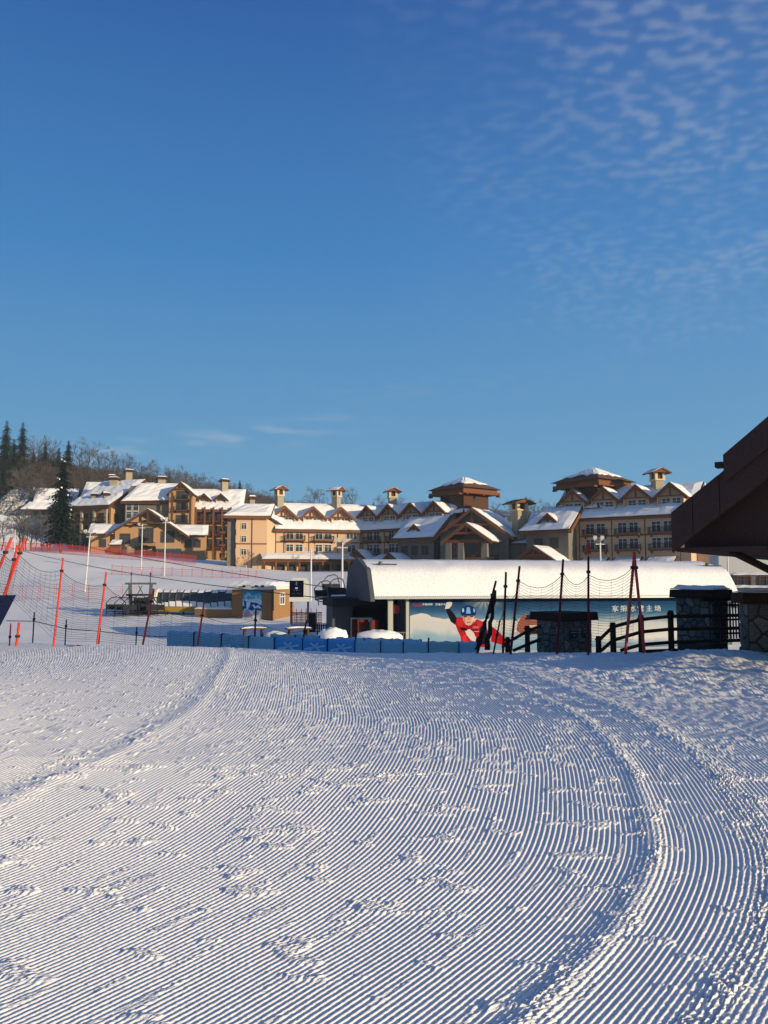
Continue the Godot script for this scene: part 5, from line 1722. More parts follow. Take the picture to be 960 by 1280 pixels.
func make_barriers() -> void:
	# stakes and net on the west side of the crest
	var g := "red stakes of the crest fence"
	var west := []
	var lit := "bright red stake holding the dark net west of the blue mats"
	for q in [[79.0, 697.0, 68.0, 796.6, 20.5], [133.0, 715.0, 122.0, 800.0, 21.0], [192.4, 736.0, 179.0, 803.0, 21.6], [255.0, 754.6, 247.0, 806.0, 23.0]]:
		west.append(stake(q[0], q[1], q[2], q[3], q[4], M.red_pole, lit, g))
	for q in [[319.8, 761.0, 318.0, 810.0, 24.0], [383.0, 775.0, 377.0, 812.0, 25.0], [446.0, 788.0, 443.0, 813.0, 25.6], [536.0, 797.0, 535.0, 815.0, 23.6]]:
		west.append(stake(q[0], q[1], q[2], q[3], q[4], M.shaded_red_pole, "red stake with shade in its colour standing against the blue crash mats", "dark stakes by the mats"))
	var corner := stake(31.6, 673.0, 0.0, 758.0, 17.5, M.red_pole, "bright red stake slanting over the navy pad", "red stakes by the navy pad", 0.034)
	stake(14.6, 672.0, -6.0, 722.0, 17.2, M.red_pole, "bright red stake slanting over the navy pad", "red stakes by the navy pad", 0.034)
	stake(22.0, 681.0, 17.0, 702.0, 17.9, M.red_pole, "bright red stake slanting over the navy pad", "red stakes by the navy pad", 0.03)
	stake(13.5, 779.0, 12.5, 795.0, 20.0, M.red_pole, "short red stub beside the navy pad", "red stubs by the navy pad", 0.02)
	stake(24.0, 778.0, 22.0, 795.0, 19.8, M.red_pole, "short red stub beside the navy pad", "red stubs by the navy pad", 0.035)
	var tops := [survey(24, 694, 17.9)]
	var feet := [survey(14, 748, 18.1)]
	for i in west.size():
		var p: Vector3 = west[i]
		tops.append(p + Vector3(-0.05, -0.32, 0.02))
		feet.append(Vector3(p.x - 0.12, ground(p.x, p.z) + 0.12, p.z))
	hang("safety_net", tops, feet, 0.17, 0.062, 0.0034, M.net_dark, "dark sagging safety net strung along the red stakes west of the mats")
	hang("safety_net", [survey(-45, 660, 14.5), survey(5, 694, 16.6), survey(24, 695, 17.9)], [survey(-45, 770, 14.5), survey(-2, 752, 16.4), survey(13, 748, 18.0)], 0.1, 0.06, 0.0035, M.net_dark, "dark net gathered behind the slanting red stakes", "", 0.14)
	var pd := base("navy_pad", survey(-16, 792, 17.0), deg_to_rad(62.0))
	tag(pd, "dark navy pad wrapped round the foot of slanting red stakes", "crash mat")
	var m := MB.new()
	for i in 3: m.hexa([Vector3(-1.5 + i * 0.45, -0.4, -0.16), Vector3(-1.05 + i * 0.45, -0.4, -0.16), Vector3(-1.05 + i * 0.45, -0.4, 0.18), Vector3(-1.5 + i * 0.45, -0.4, 0.18), Vector3(-0.8 + i * 0.45, 0.78, -0.12), Vector3(-0.35 + i * 0.45, 0.78, -0.12), Vector3(-0.35 + i * 0.45, 0.78, 0.14), Vector3(-0.8 + i * 0.45, 0.78, 0.14)])
	commit(m, "cover", M.mat_navy, pd)
	# dark rope posts beyond the crest
	var rp := []
	for q in [[43.0, 765.0, 27.0], [83.0, 774.5, 27.5], [125.0, 778.0, 28.0], [171.0, 783.5, 28.5]]:
		var t := survey(q[0], q[1], q[2])
		var o := base("rope_post", Vector3(t.x - 0.04, ground(t.x, t.z) - 0.1, t.z))
		tag(o, "thin dark post of the rope line beyond the red stakes", "post", "rope line posts")
		m = MB.new()
		m.tube([Vector3.ZERO, t - o.position], 0.022, 0.02, 6)
		commit(m, "shaft", M.steel_dark, o)
		m = MB.new()
		m.box((t - o.position) * 0.86, Vector3(0.06, 0.09, 0.06))
		commit(m, "rope_clip", M.steel_dark, o)
		rp.append(t - Vector3(0, 0.3, 0))
	rp.insert(0, survey(8, 776, 26.8))
	rp.append(survey(212, 796, 29.0))
	m = MB.new()
	m.tube(rp, 0.012, 0.012, 4)
	tag(commit(m, "guide_rope", M.steel_dark), "dark rope strung low between thin posts beyond the crest", "rope")

	# dry weeds sticking out of the snow
	for q in [[26, 766, 29.0], [58, 778, 29.5], [97, 780, 29.8], [112, 784, 28.4], [160, 786, 30.0], [147, 787, 29.0]]:
		var c := on_ground(q[0], q[2])
		var wd := base("dry_weed", c)
		tag(wd, "tuft of dry weed stalks sticking out of the snow by the rope line", "weed", "dry weeds by the rope line")
		for i in 6:
			m = MB.new()
			var lean := Vector3(0.22 * sin(i * 2.1 + q[0]) + 0.12, 0.34 + 0.12 * cos(i * 1.3 + q[0]), 0.1 * cos(i * 3.0))
			m.tube([Vector3(0.03 * i - 0.08, -0.05, 0), lean * 0.6 + Vector3(0.03 * i - 0.08, 0, 0), lean + Vector3(0.05 * i - 0.1, 0.02, 0)], 0.007, 0.004, 4)
			commit(m, "stalk", M.twig, wd)

	# crash mats, front row then back row
	var cuts := [[211, 788.5], [245, 790], [279, 792.5], [313, 795], [345, 797], [380, 797.5], [411, 798.5], [445, 800], [477, 801], [505, 801.5], [536, 802], [574, 802], [598, 802]]
	for i in cuts.size() - 1:
		var mt: Material = M.mat_pale if i < 4 else (M.mat_blue if i < 7 else (M.mat_teal if i == 10 else M.mat_pale))
		var d0 := 24.4 - 0.1 * i
		var a := survey(cuts[i][0], cuts[i][1], d0)
		var b := survey(cuts[i + 1][0], cuts[i + 1][1], d0 - 0.1)
		var lb := "faded blue crash mat at the head of the row over the hollow" if i < 4 else ("vivid blue crash mat with pale emblem in the row on the crest" if i < 7 else ("teal crash mat near the foot of the skater banner" if i == 10 else "greyish blue crash mat in the row below the station doors"))
		pad(a, b, 0.95, mt, lb, i in [2, 4, 5, 6])
	for q in [[338, 792.5, 370, 793.5, 26.2], [370, 793.5, 400, 795, 26.2], [420, 796.5, 456, 797.5, 26.0], [456, 797.5, 492, 798.5, 26.0], [492, 798.5, 527, 799.5, 26.0]]:
		pad(survey(q[0], q[1], q[4]), survey(q[2], q[3], q[4]), 1.2, M.mat_teal if q[0] < 410 else M.mat_pale, "pale crash mat in the second row behind the blue mats", false)
	for q in [[412, 763, 430, 764, 68.0]]:
		pad(survey(q[0], q[1], q[4]), survey(q[2], q[3], q[4]), 1.3, M.mat_pale, "light blue crash mat beside the drive column of the lift station", false, "")

	# stakes and net before the stone pillar
	var ge := "stakes of the net before the stone pillar"
	var dl := "red stake with shade in its colour holding the sagging net before the stone pillar"
	var e0 := stake(620.0, 726.0, 598.0, 812.0, 18.6, M.shaded_red_pole, "shade-darkened red stake wrapped in a bundle of furled net", "")
	var e1 := stake(632.5, 715.0, 629.0, 809.0, 18.9, M.shaded_red_pole, dl, ge)
	var e2 := stake(649.5, 707.5, 639.0, 811.0, 18.4, M.shaded_red_pole, dl, ge)
	var e3 := stake(704.0, 699.0, 697.0, 806.0, 18.2, M.shaded_red_pole, dl, ge)
	var e4 := stake(735.5, 696.0, 735.5, 808.0, 18.0, M.shaded_red_pole, dl, ge)
	stake(625.0, 775.0, 617.5, 813.0, 18.4, M.shaded_red_pole, "short shade-darkened red stake leaning by the furled net", "", 0.02)
	var e5 := stake(793.0, 690.0, 782.0, 815.0, 17.4, M.crimson_pole, "crimson stake crossed with its twin into a tall narrow arch", "crossed crimson stakes", 0.034)
	stake(792.4, 690.0, 805.5, 816.0, 17.3, M.crimson_pole, "crimson stake crossed with its twin into a tall narrow arch", "crossed crimson stakes", 0.034)
	tops = []
	feet = []
	for q in [[e0, 0.9], [e1, 0.55], [e2, 0.35], [e3, 0.32], [e4, 0.4], [e5, 0.28]]:
		var p: Vector3 = q[0]
		tops.append(p - Vector3(0, q[1], 0))
		feet.append(Vector3(p.x - 0.08, 0.28, p.z))
	hang("safety_net", tops, feet, 0.22, 0.062, 0.0038, M.net_dark, "dark sagging net hung across the stone pillar and banner writing", "", 0.22)
	# furled net round the leaning stake
	var fb := base("furled_net", survey(598, 812, 18.55))
	tag(fb, "dark furled net tied round the leaning shade-darkened red stake", "net")
	for k in 2:
		m = MB.new()
		var pts := []
		for i in 12:
			var t := i / 11.0
			pts.append((survey(620, 738, 18.5) - fb.position) * t + Vector3(0.10 * (1.0 - t) * (k * 2.2 - 0.4) + 0.02 * sin(i * 2.1 + k), 0.0, 0.03 * cos(i * 1.7)))
		m.tube(pts, 0.065, 0.025, 7)
		commit(m, "net_fold", M.net_bundle, fb)
	# a small flag on a stake
	var fl := base("course_flag", e4)
	tag(fl, "small red and white flag on top of a shade-darkened red stake", "flag")
	m = MB.new()
	m.tube([Vector3(0, -0.05, 0), Vector3(0.01, 0.3, 0)], 0.008, 0.006, 5)
	commit(m, "staff", M.steel_dark, fl)
	m = MB.new()
	m.hexa([Vector3(-0.02, 0.08, 0), Vector3(0.05, 0.06, 0.01), Vector3(0.05, 0.06, 0.02), Vector3(-0.02, 0.08, 0.01), Vector3(0.0, 0.32, 0), Vector3(0.05, 0.2, 0.01), Vector3(0.05, 0.2, 0.02), Vector3(0.0, 0.32, 0.01)])
	commit(m, "cloth", M.flag_red, fl)

	# far red fences
	for f in [[[[-12, 691], [60, 690], [120, 693], [180, 697], [245, 702]], 195.0, 2.2, "dense red mesh fence along the piste below the lodge", 0.22, 0.032, "thin red stake of the dense red fence below the lodge"], [[[140, 703], [190, 704], [240, 708], [290, 712], [330, 716]], 150.0, 1.5, "thin pink mesh fence crossing the upper piste", 0.3, 0.014, "thin red stake of the pink fence crossing the upper piste"], [[[6, 735], [50, 741], [90, 745], [130, 748], [175, 752]], 104.0, 1.9, "faint red mesh fence on the lower piste behind the dark net", 0.24, 0.006, "thin red stake of the faint fence on the lower piste"], [[[364, 771], [376, 772], [388, 773], [402, 774]], 74.0, 1.5, "pinkish mesh fence below the navy screen", 0.14, 0.03, "thin red stake of the fence below the navy screen"]]:
		tops = []
		feet = []
		for q in f[0]:
			var p := survey(q[0], q[1], f[1])
			var gy := ground(p.x, p.z)
			feet.append(Vector3(p.x, gy + 0.05, p.z))
			tops.append(Vector3(p.x, gy + f[2], p.z))
		hang("mesh_fence", tops, feet, 0.04, f[4], f[5], M.net_red, f[3], "", f[4])
		for k in tops.size() - 1:
			var nn := 4 if f[1] > 120 else 2
			for i in nn:
				var t: Vector3 = tops[k].lerp(tops[k + 1], i / float(nn))
				var o := base("fence_stake", Vector3(t.x, ground(t.x, t.z) - 0.2, t.z))
				tag(o, f[6], "pole", "stakes of the far mesh fences")
				m = MB.new()
				m.tube([Vector3.ZERO, Vector3(0.05, t.y - o.position.y + 0.35, 0)], 0.035 if f[1] < 120 else 0.06, 0.03 if f[1] < 120 else 0.05, 5)
				commit(m, "shaft", M.net_red, o)

# ---------------------------------------------------------------- stonework and timber by the slope
func clip_cell(poly: Array, a: Vector2, b: Vector2) -> Array:
	var out := []
	var mid := (a + b) * 0.5
	var n := b - a
	for i in poly.size():
		var p: Vector2 = poly[i]
		var q: Vector2 = poly[(i + 1) % poly.size()]
		var dp := (p - mid).dot(n)
		var dq := (q - mid).dot(n)
		if dp <= 0.0: out.append(p)
		if (dp < 0.0 and dq > 0.0) or (dp > 0.0 and dq < 0.0): out.append(p.lerp(q, dp / (dp - dq)))
	return out

# irregular stones bedded on a face: origin o, across e, up f, out n
func stone_face(parent: Node, o: Vector3, e: Vector3, f: Vector3, w: float, h: float, size: float, r: RandomNumberGenerator) -> void:
	var n := e.cross(f).normalized()
	var seeds := []
	var nx := maxi(1, int(round(w / size)))
	var ny := maxi(1, int(round(h / (size * 0.8))))
	for j in ny:
		for i in nx:
			seeds.append(Vector2((i + 0.5 + (0.25 if j % 2 else -0.25) + r.randf_range(-0.33, 0.33)) * w / nx, (j + 0.5 + r.randf_range(-0.33, 0.33)) * h / ny))
	for i in seeds.size():
		var poly: Array = [Vector2(0, 0), Vector2(w, 0), Vector2(w, h), Vector2(0, h)]
		for j in seeds.size():
			if j != i and poly.size() > 2 and seeds[i].distance_to(seeds[j]) < size * 4.0: poly = clip_cell(poly, seeds[i], seeds[j])
		if poly.size() < 3: continue
		var c := Vector2.ZERO
		for p in poly: c += p
		c /= poly.size()
		var proud := r.randf_range(0.02, 0.05)
		var m := MB.new()
		var ring := []
		for lv in [[0.90, -0.02], [0.86, proud * 0.7], [0.68, proud]]:
			var row := []
			for p in poly:
				var s: Vector2 = c + (p - c) * lv[0]
				row.append(o + e * s.x + f * s.y + n * lv[1])
			ring.append(row)
		var k := poly.size()
		var mid3 := o + e * c.x + f * c.y + n * (proud * 1.05)
		for q in k:
			var q1 := (q + 1) % k
			for l in 2: m.quad(ring[l][q], ring[l + 1][q], ring[l + 1][q1], ring[l][q1])
			m.tri(ring[2][q], mid3, ring[2][q1])
		commit(m, "stone", M["stone_%d" % r.randi_range(0, 3)], parent)

func stone_block(parent: Node, w: float, d: float, h: float, cap: float, over: float, size: float, r: RandomNumberGenerator, snow: float) -> void:
	var m := MB.new()
	m.span(Vector3(-w / 2, -0.6, -d / 2), Vector3(w / 2, h, d / 2))
	commit(m, "core", M.mortar, parent)
	stone_face(parent, Vector3(-w / 2, -0.15, d / 2), Vector3.RIGHT, Vector3.UP, w, h + 0.15, size, r)
	stone_face(parent, Vector3(-w / 2, -0.15, -d / 2), Vector3(0, 0, 1), Vector3.UP, d, h + 0.15, size, r)
	stone_face(parent, Vector3(w / 2, -0.15, d / 2), Vector3(0, 0, -1), Vector3.UP, d, h + 0.15, size, r)
	m = MB.new()
	var a := Vector3(w / 2 + over, 0, d / 2 + over)
	m.hexa([Vector3(-a.x, h + 0.001, -a.z), Vector3(a.x, h + 0.001, -a.z), Vector3(a.x, h + 0.001, a.z), Vector3(-a.x, h + 0.001, a.z), Vector3(-a.x + 0.015, h + cap, -a.z + 0.015), Vector3(a.x - 0.015, h + cap, -a.z + 0.015), Vector3(a.x - 0.015, h + cap, a.z - 0.015), Vector3(-a.x + 0.015, h + cap, a.z - 0.015)])
	commit(m, "cap", M.dark_wood, parent)
	if snow > 0.0:
		commit(snow_sheet(Vector3(-a.x + 0.03, h + cap, a.z - 0.03), Vector3(a.x - 0.03, h + cap, a.z - 0.03), Vector3(a.x - 0.03, h + cap, -a.z + 0.03), Vector3(-a.x + 0.03, h + cap, -a.z + 0.03), snow, 0.14), "cap_snow", M.snow, parent)

func rail(m: MB, pts: Array, r: float) -> void:
	m.tube(pts, r, r * 0.95, 7)

func make_stonework() -> void:
	var r := RandomNumberGenerator.new()
	r.seed = 31
	var p := on_ground(703, 20.4)
	var a := base("stone_pillar", p, deg_to_rad(33.0))
	tag(a, "squat stone pillar with dark flat cap and two small black signs", "pillar")
	stone_block(a, 0.92, 0.92, 0.84, 0.2, 0.13, 0.21, r, 0.0)
	for x in [-0.22, 0.2]:
		var m := MB.new()
		m.box(Vector3(x, 0.52, 0.53), Vector3(0.25, 0.19, 0.03))
		var s := commit(m, "sign_plate", M.black_sign, a)
		m = MB.new()
		m.box(Vector3(x, 0.565, 0.547), Vector3(0.17, 0.02, 0.004))
		m.box(Vector3(x + 0.01, 0.49, 0.547), Vector3(0.04, 0.035, 0.004))
		commit(m, "sign_marking", M.letter_grey, s)
	p = survey(878, 797, 22.4)
	var b := base("stone_pillar", p, deg_to_rad(42.0))
	tag(b, "stone gate pillar with snow on its broad dark cap", "pillar")
	stone_block(b, 0.95, 0.95, 1.08, 0.22, 0.13, 0.24, r, 0.1)
	p = Vector3(8.4, ground(8.0, -17.0) - 0.05, -17.2)
	var c := base("stone_wall", p, deg_to_rad(-8.0))
	tag(c, "low grey fieldstone wall with dark timber cap beside the gate", "wall")
	stone_block(c, 1.7, 0.6, 1.08, 0.22, 0.14, 0.32, r, 0.03)

	# gate between pillar and wall
	var g0 := survey(893, 800, 21.6)
	var gt := base("picket_gate", g0, deg_to_rad(22.0))
	tag(gt, "dark iron picket gate between the snow-capped pillar and the low wall", "gate")
	var m: MB
	for y in [0.16, 0.52, 0.9]:
		m = MB.new()
		m.box(Vector3(0.52, y, 0), Vector3(1.1, 0.05, 0.05))
		commit(m, "gate_rail", M.rail_iron, gt)
	for i in 11:
		m = MB.new()
		m.box(Vector3(0.04 + i * 0.098, 0.5, 0.03), Vector3(0.035, 0.95, 0.02))
		commit(m, "picket", M.rail_iron, gt)
	piece("gate_top_beam", Vector3(0.3, 1.06, -0.1), Vector3(1.2, 0.1, 0.12), M.dark_wood, gt)

	# log fence: posts and rails
	var fn := base("log_fence", on_ground(800, 18.8))
	tag(fn, "dark log fence climbing from the stone pillar to the gate", "fence")
	var o := fn.position
	var tp := [[748, 795, 19.6], [766, 778, 19.2], [801, 768.6, 18.7], [838, 763, 19.0], [937, 758, 18.6]]
	for q in tp:
		var t := survey(q[0], q[1], q[2])
		m = MB.new()
		m.tube([Vector3(t.x, ground(t.x, t.z) - 0.3, t.z) - o, t - o - Vector3(0, 0.05, 0), t - o], 0.075, 0.06, 8)
		m.tube([t - o - Vector3(0, 0.1, 0), t - o - Vector3(0, 0.06, 0)], 0.085, 0.085, 8)
		commit(m, "post", M.dark_wood, fn)
	for line in [[[748, 801, 19.6], [766, 783.5, 19.2], [801, 774.5, 18.7], [838, 770.5, 19.0], [937, 769, 18.6]], [[752, 813, 19.6], [766, 800.5, 19.2], [801, 790, 18.7], [838, 786.5, 19.0], [937, 785, 18.6]], [[776, 813, 19.0], [801, 806, 18.7], [838, 803, 19.0], [937, 800, 18.6]]]:
		for i in line.size() - 1:
			m = MB.new()
			rail(m, [survey(line[i][0], line[i][1], line[i][2]) - o, survey(line[i + 1][0], line[i + 1][1], line[i + 1][2]) - o], 0.042)
			commit(m, "rail", M.dark_wood, fn)
	m = MB.new()
	m.tube([survey(803, 815, 18.2) - o, survey(846, 813, 18.6) - o], 0.05, 0.045, 7)
	commit(m, "ground_log", M.dark_wood, fn)
	var fw := base("log_fence", on_ground(655, 20.6))
	tag(fw, "short dark log fence dropping away west of the squat pillar", "fence")
	o = fw.position
	for q in [[634.5, 796.5, 21.0], [659, 782, 20.6]]:
		var t := survey(q[0], q[1], q[2])
		m = MB.new()
		m.tube([Vector3(t.x, ground(t.x, t.z) - 0.3, t.z) - o, t - o], 0.075, 0.06, 8)
		m.tube([t - o - Vector3(0, 0.09, 0), t - o - Vector3(0, 0.05, 0)], 0.085, 0.085, 8)
		commit(m, "post", M.dark_wood, fw)
	for line in [[[628, 809, 21.1], [634.5, 803, 21.0], [659, 789, 20.6], [678, 781.5, 20.4]], [[642, 813, 21.0], [659, 805.5, 20.6], [678, 798, 20.4]]]:
		for i in line.size() - 1:
			m = MB.new()
			rail(m, [survey(line[i][0], line[i][1], line[i][2]) - o, survey(line[i + 1][0], line[i + 1][1], line[i + 1][2]) - o], 0.042)
			commit(m, "rail", M.dark_wood, fw)

# ---------------------------------------------------------------- timber shelter over the gate
func make_shelter() -> void:
	var s := base("timber_shelter", Vector3(4.92, 0.0, -14.0), deg_to_rad(-36.0))
	tag(s, "dark timber shelter roof with deep bargeboards above the gate", "shelter")
	var k := 0.75
	var back := 12.5  # deepened so the roof and added cabin shade the gate pillar
	var half := 4.4
	var m: MB
	for side in [1.0, -1.0]:
		var q := func(x: float) -> float: return x if side > 0.0 else 2.0 * half - x
		# boards butt-jointed along the rake
		var cuts := [0.0, 0.36, 0.8, 2.3, half]
		for c in 4:
			var x0: float = cuts[c] + (0.006 if c > 0 else 0.0)
			var x1: float = cuts[c + 1] - (0.006 if c < 3 else 0.0)
			m = MB.new()
			var f := 0.004 * (c % 2)
			m.hexa([Vector3(q.call(x0), 2.08 + k * x0, f), Vector3(q.call(x1), 2.08 + k * x1, f), Vector3(q.call(x1), 2.75 + k * x1, f), Vector3(q.call(x0), 2.75 + k * x0, f), Vector3(q.call(x0), 2.08 + k * x0, -0.12), Vector3(q.call(x1), 2.08 + k * x1, -0.12), Vector3(q.call(x1), 2.75 + k * x1, -0.12), Vector3(q.call(x0), 2.75 + k * x0, -0.12)])
			commit(m, "bargeboard", M.shelter_wood, s)
		m = MB.new()
		m.hexa([Vector3(q.call(0.9), 3.2, 0.09), Vector3(q.call(half), 3.2 + k * (half - 0.9), 0.09), Vector3(q.call(half), 3.68 + (k + 0.04) * (half - 0.9), 0.09), Vector3(q.call(0.9), 3.66, 0.09), Vector3(q.call(0.9), 3.2, 0.002), Vector3(q.call(half), 3.2 + k * (half - 0.9), 0.002), Vector3(q.call(half), 3.68 + (k + 0.04) * (half - 0.9), 0.002), Vector3(q.call(0.9), 3.66, 0.002)])
		commit(m, "upper_board", M.shelter_wood, s)
		m = MB.new()
		slab(m, Vector3(q.call(0.02), 2.72, -0.122), Vector3(q.call(0.02), 2.72, -back), Vector3(q.call(half), 2.72 + k * half, -back), Vector3(q.call(half), 2.72 + k * half, -0.122), 0.2)
		commit(m, "roof_deck", M.shelter_wood, s)
		m = MB.new()
		slab(m, Vector3(q.call(0.92), 3.62, -0.003), Vector3(q.call(0.92), 3.62, -back), Vector3(q.call(half), 3.64 + k * (half - 0.92), -back), Vector3(q.call(half), 3.64 + k * (half - 0.92), -0.003), 0.16)
		commit(m, "roof_deck", M.shelter_wood, s)
		m = MB.new()
		m.box(Vector3(q.call(0.83), 3.5, 0.02), Vector3(0.12, 0.09, 0.2))
		commit(m, "gutter_end", M.rail_iron, s)
		m = MB.new()
		slab(m, Vector3(q.call(1.1), 3.82, -0.4), Vector3(q.call(1.1), 3.82, -back + 0.2), Vector3(q.call(half), 3.84 + k * (half - 1.1), -back + 0.2), Vector3(q.call(half), 3.84 + k * (half - 1.1), -0.4), 0.14)
		commit(m, "roof_snow", M.snow, s)
		# boxed eave and infill behind the bargeboard
		m = MB.new()
		m.prism(PackedVector2Array([Vector2(q.call(0.04), 2.09), Vector2(q.call(1.5), 2.09), Vector2(q.call(1.62), 2.2), Vector2(q.call(half), 2.25), Vector2(q.call(half), 2.5 + k * half), Vector2(q.call(0.04), 2.5)]), Vector3(0, 0, -0.6), Vector3.RIGHT, Vector3.UP, Vector3(0, 0, -0.12))
		commit(m, "gable_infill", M.shelter_wood, s)
		m = MB.new()
		m.span(Vector3(q.call(0.03), 2.085, -back), Vector3(q.call(1.45), 2.15, -0.13))
		commit(m, "soffit", M.shelter_wood, s)
		for z in [-0.9, -4.6, -8.3, -12.0]:
			m = MB.new()
			m.box(Vector3(q.call(1.9), 1.0, z), Vector3(0.26, 2.5, 0.26))
			commit(m, "post", M.dark_wood, s)
			m = MB.new()
			m.tube([Vector3(q.call(1.75), 1.55, z), Vector3(q.call(0.75), 2.1, z)], 0.07, 0.07, 6)
			commit(m, "brace", M.dark_wood, s)
		m = MB.new()
		m.span(Vector3(q.call(1.8), 2.16, -back), Vector3(q.call(2.02), 2.42, -0.75))
		commit(m, "plate", M.dark_wood, s)

	# unseen cabin with a door, added under the roof to shade the gate
	m = MB.new()
	m.span(Vector3(2.5, -0.5, -back + 0.3), Vector3(2.0 * half - 2.5, 2.24, -3.2))
	m.prism(PackedVector2Array([Vector2(2.5, 2.24), Vector2(2.0 * half - 2.5, 2.24), Vector2(2.0 * half - 2.5, 4.2), Vector2(half, 5.4), Vector2(2.5, 4.2)]), Vector3(0, 0, -back + 0.3), Vector3.RIGHT, Vector3.UP, Vector3(0, 0, back - 3.5))
	commit(m, "shade_cabin_wall", M.dark_wood, s)
	m = MB.new()
	m.span(Vector3(half - 0.5, -0.2, -3.19), Vector3(half + 0.5, 2.0, -3.1))
	commit(m, "shade_cabin_door", M.brown_wood, s)

# ---------------------------------------------------------------- terraces beyond the shelter
func make_terrace() -> void:
	var t := base("terrace_building", Vector3(41.0, 0.0, -96.0), deg_to_rad(-14.0))
	tag(t, "grey stepped terrace building with snow-edged ledges under the shelter", "building")
	var tiers := [[0.0, 8.5, -4.0, -1.2, 0.0], [-1.2, 10.0, -6.0, 0.7, -1.6], [0.4, 10.0, -6.5, 2.2, -3.2], [-1.0, 10.0, -8.0, 4.6, -5.0]]
	for i in tiers.size():
		var q: Array = tiers[i]
		var m := MB.new()
		m.span(Vector3(q[0], -4.5, q[2] + q[4]), Vector3(q[1], q[3], q[4]))
		commit(m, "terrace_wall", [M.stone, M.cladding, M.stone, M.white_panel][i], t)
		commit(snow_sheet(Vector3(q[0] - 0.1, q[3] + 0.01, q[4] + 0.15), Vector3(q[1], q[3] + 0.01, q[4] + 0.15), Vector3(q[1], q[3] + 0.01, q[4] + q[2]), Vector3(q[0] - 0.1, q[3] + 0.01, q[4] + q[2]), 0.25, 0.6), "ledge_snow", M.snow, t)
	var m := MB.new()
	m.box(Vector3(4.2, -0.25, -0.1), Vector3(8.2, 0.07, 0.07))
	for i in 26: m.box(Vector3(0.15 + i * 0.32, -0.7, -0.1), Vector3(0.05, 0.9, 0.05))
	commit(m, "railing", M.rail_iron, t)
	for x in [1.5, 4.0, 6.5]: window(t, Vector3(x, 0.9, -3.2), 1.4, 1.1, 1, M.frame_brown)
	var f := base("flagpole", on_ground(909, 84))
	tag(f, "plain white pole standing beside the terrace building", "pole")
	m = MB.new()
	m.tube([Vector3(0, -0.2, 0), Vector3(0, 7.5, 0)], 0.09, 0.07, 8)
	commit(m, "shaft", M.lamp_pole, f)
	m = MB.new()
	m.tube([Vector3(0, 7.5, 0), Vector3(0, 7.7, 0)], 0.12, 0.05, 8)
	commit(m, "finial", M.lamp_pole, f)

# ---------------------------------------------------------------- trees and rock
func limb(m: MB, p: Vector3, d: Vector3, length: float, r: float, level: int, rr: RandomNumberGenerator, thin: float) -> void:
	var mid := p + d * length * 0.5 + Vector3(rr.randf_range(-1, 1), rr.randf_range(-0.3, 1), rr.randf_range(-1, 1)) * length * 0.08
	var e := p + d * length
	m.tube([p, mid, e], r, maxf(r * 0.55, thin), 3 if level < 4 else 5)
	if level == 0: return
	var n := 3 if level > 1 else 5
	for i in n + (1 if level == 2 else 0):
		var t := rr.randf_range(0.45, 1.0)
		var spread := rr.randf_range(0.45, 0.95)
		var a := rr.randf() * TAU
		var side := d.cross(Vector3(cos(a), 0.3, sin(a))).normalized()
		var q := (d + side * spread + Vector3(0, 0.18, 0)).normalized()
		limb(m, p.lerp(mid, t * 2.0) if t < 0.5 else mid.lerp(e, t * 2.0 - 1.0), q, length * rr.randf_range(0.55, 0.78), maxf(r * 0.5, thin), level - 1, rr, thin)

func bare_tree(seed_: int, h: float, spread: float) -> Array:
	var rr := RandomNumberGenerator.new()
	rr.seed = seed_
	var trunk := MB.new()
	var pts := []
	for i in 6: pts.append(Vector3(sin(i * 1.3 + seed_) * 0.02 * h, h * 0.62 * i / 5.0 - 0.4, cos(i * 1.7 + seed_) * 0.02 * h))
	trunk.tube(pts, h * 0.016, h * 0.007, 6)
	var crown := MB.new()
	for i in 9:
		var t := 0.34 + 0.66 * i / 8.0
		var f := t * 5.0
		var p: Vector3 = pts[int(f)].lerp(pts[mini(int(f) + 1, 5)], f - int(f))
		var a := i * 2.4 + rr.randf()
		var d := Vector3(cos(a) * spread, rr.randf_range(0.7, 1.1), sin(a) * spread).normalized()
		limb(crown, p, d, h * rr.randf_range(0.17, 0.24) * (1.25 - 0.35 * t), h * 0.006, 3, rr, 0.016)
	return [trunk.make(), crown.make()]

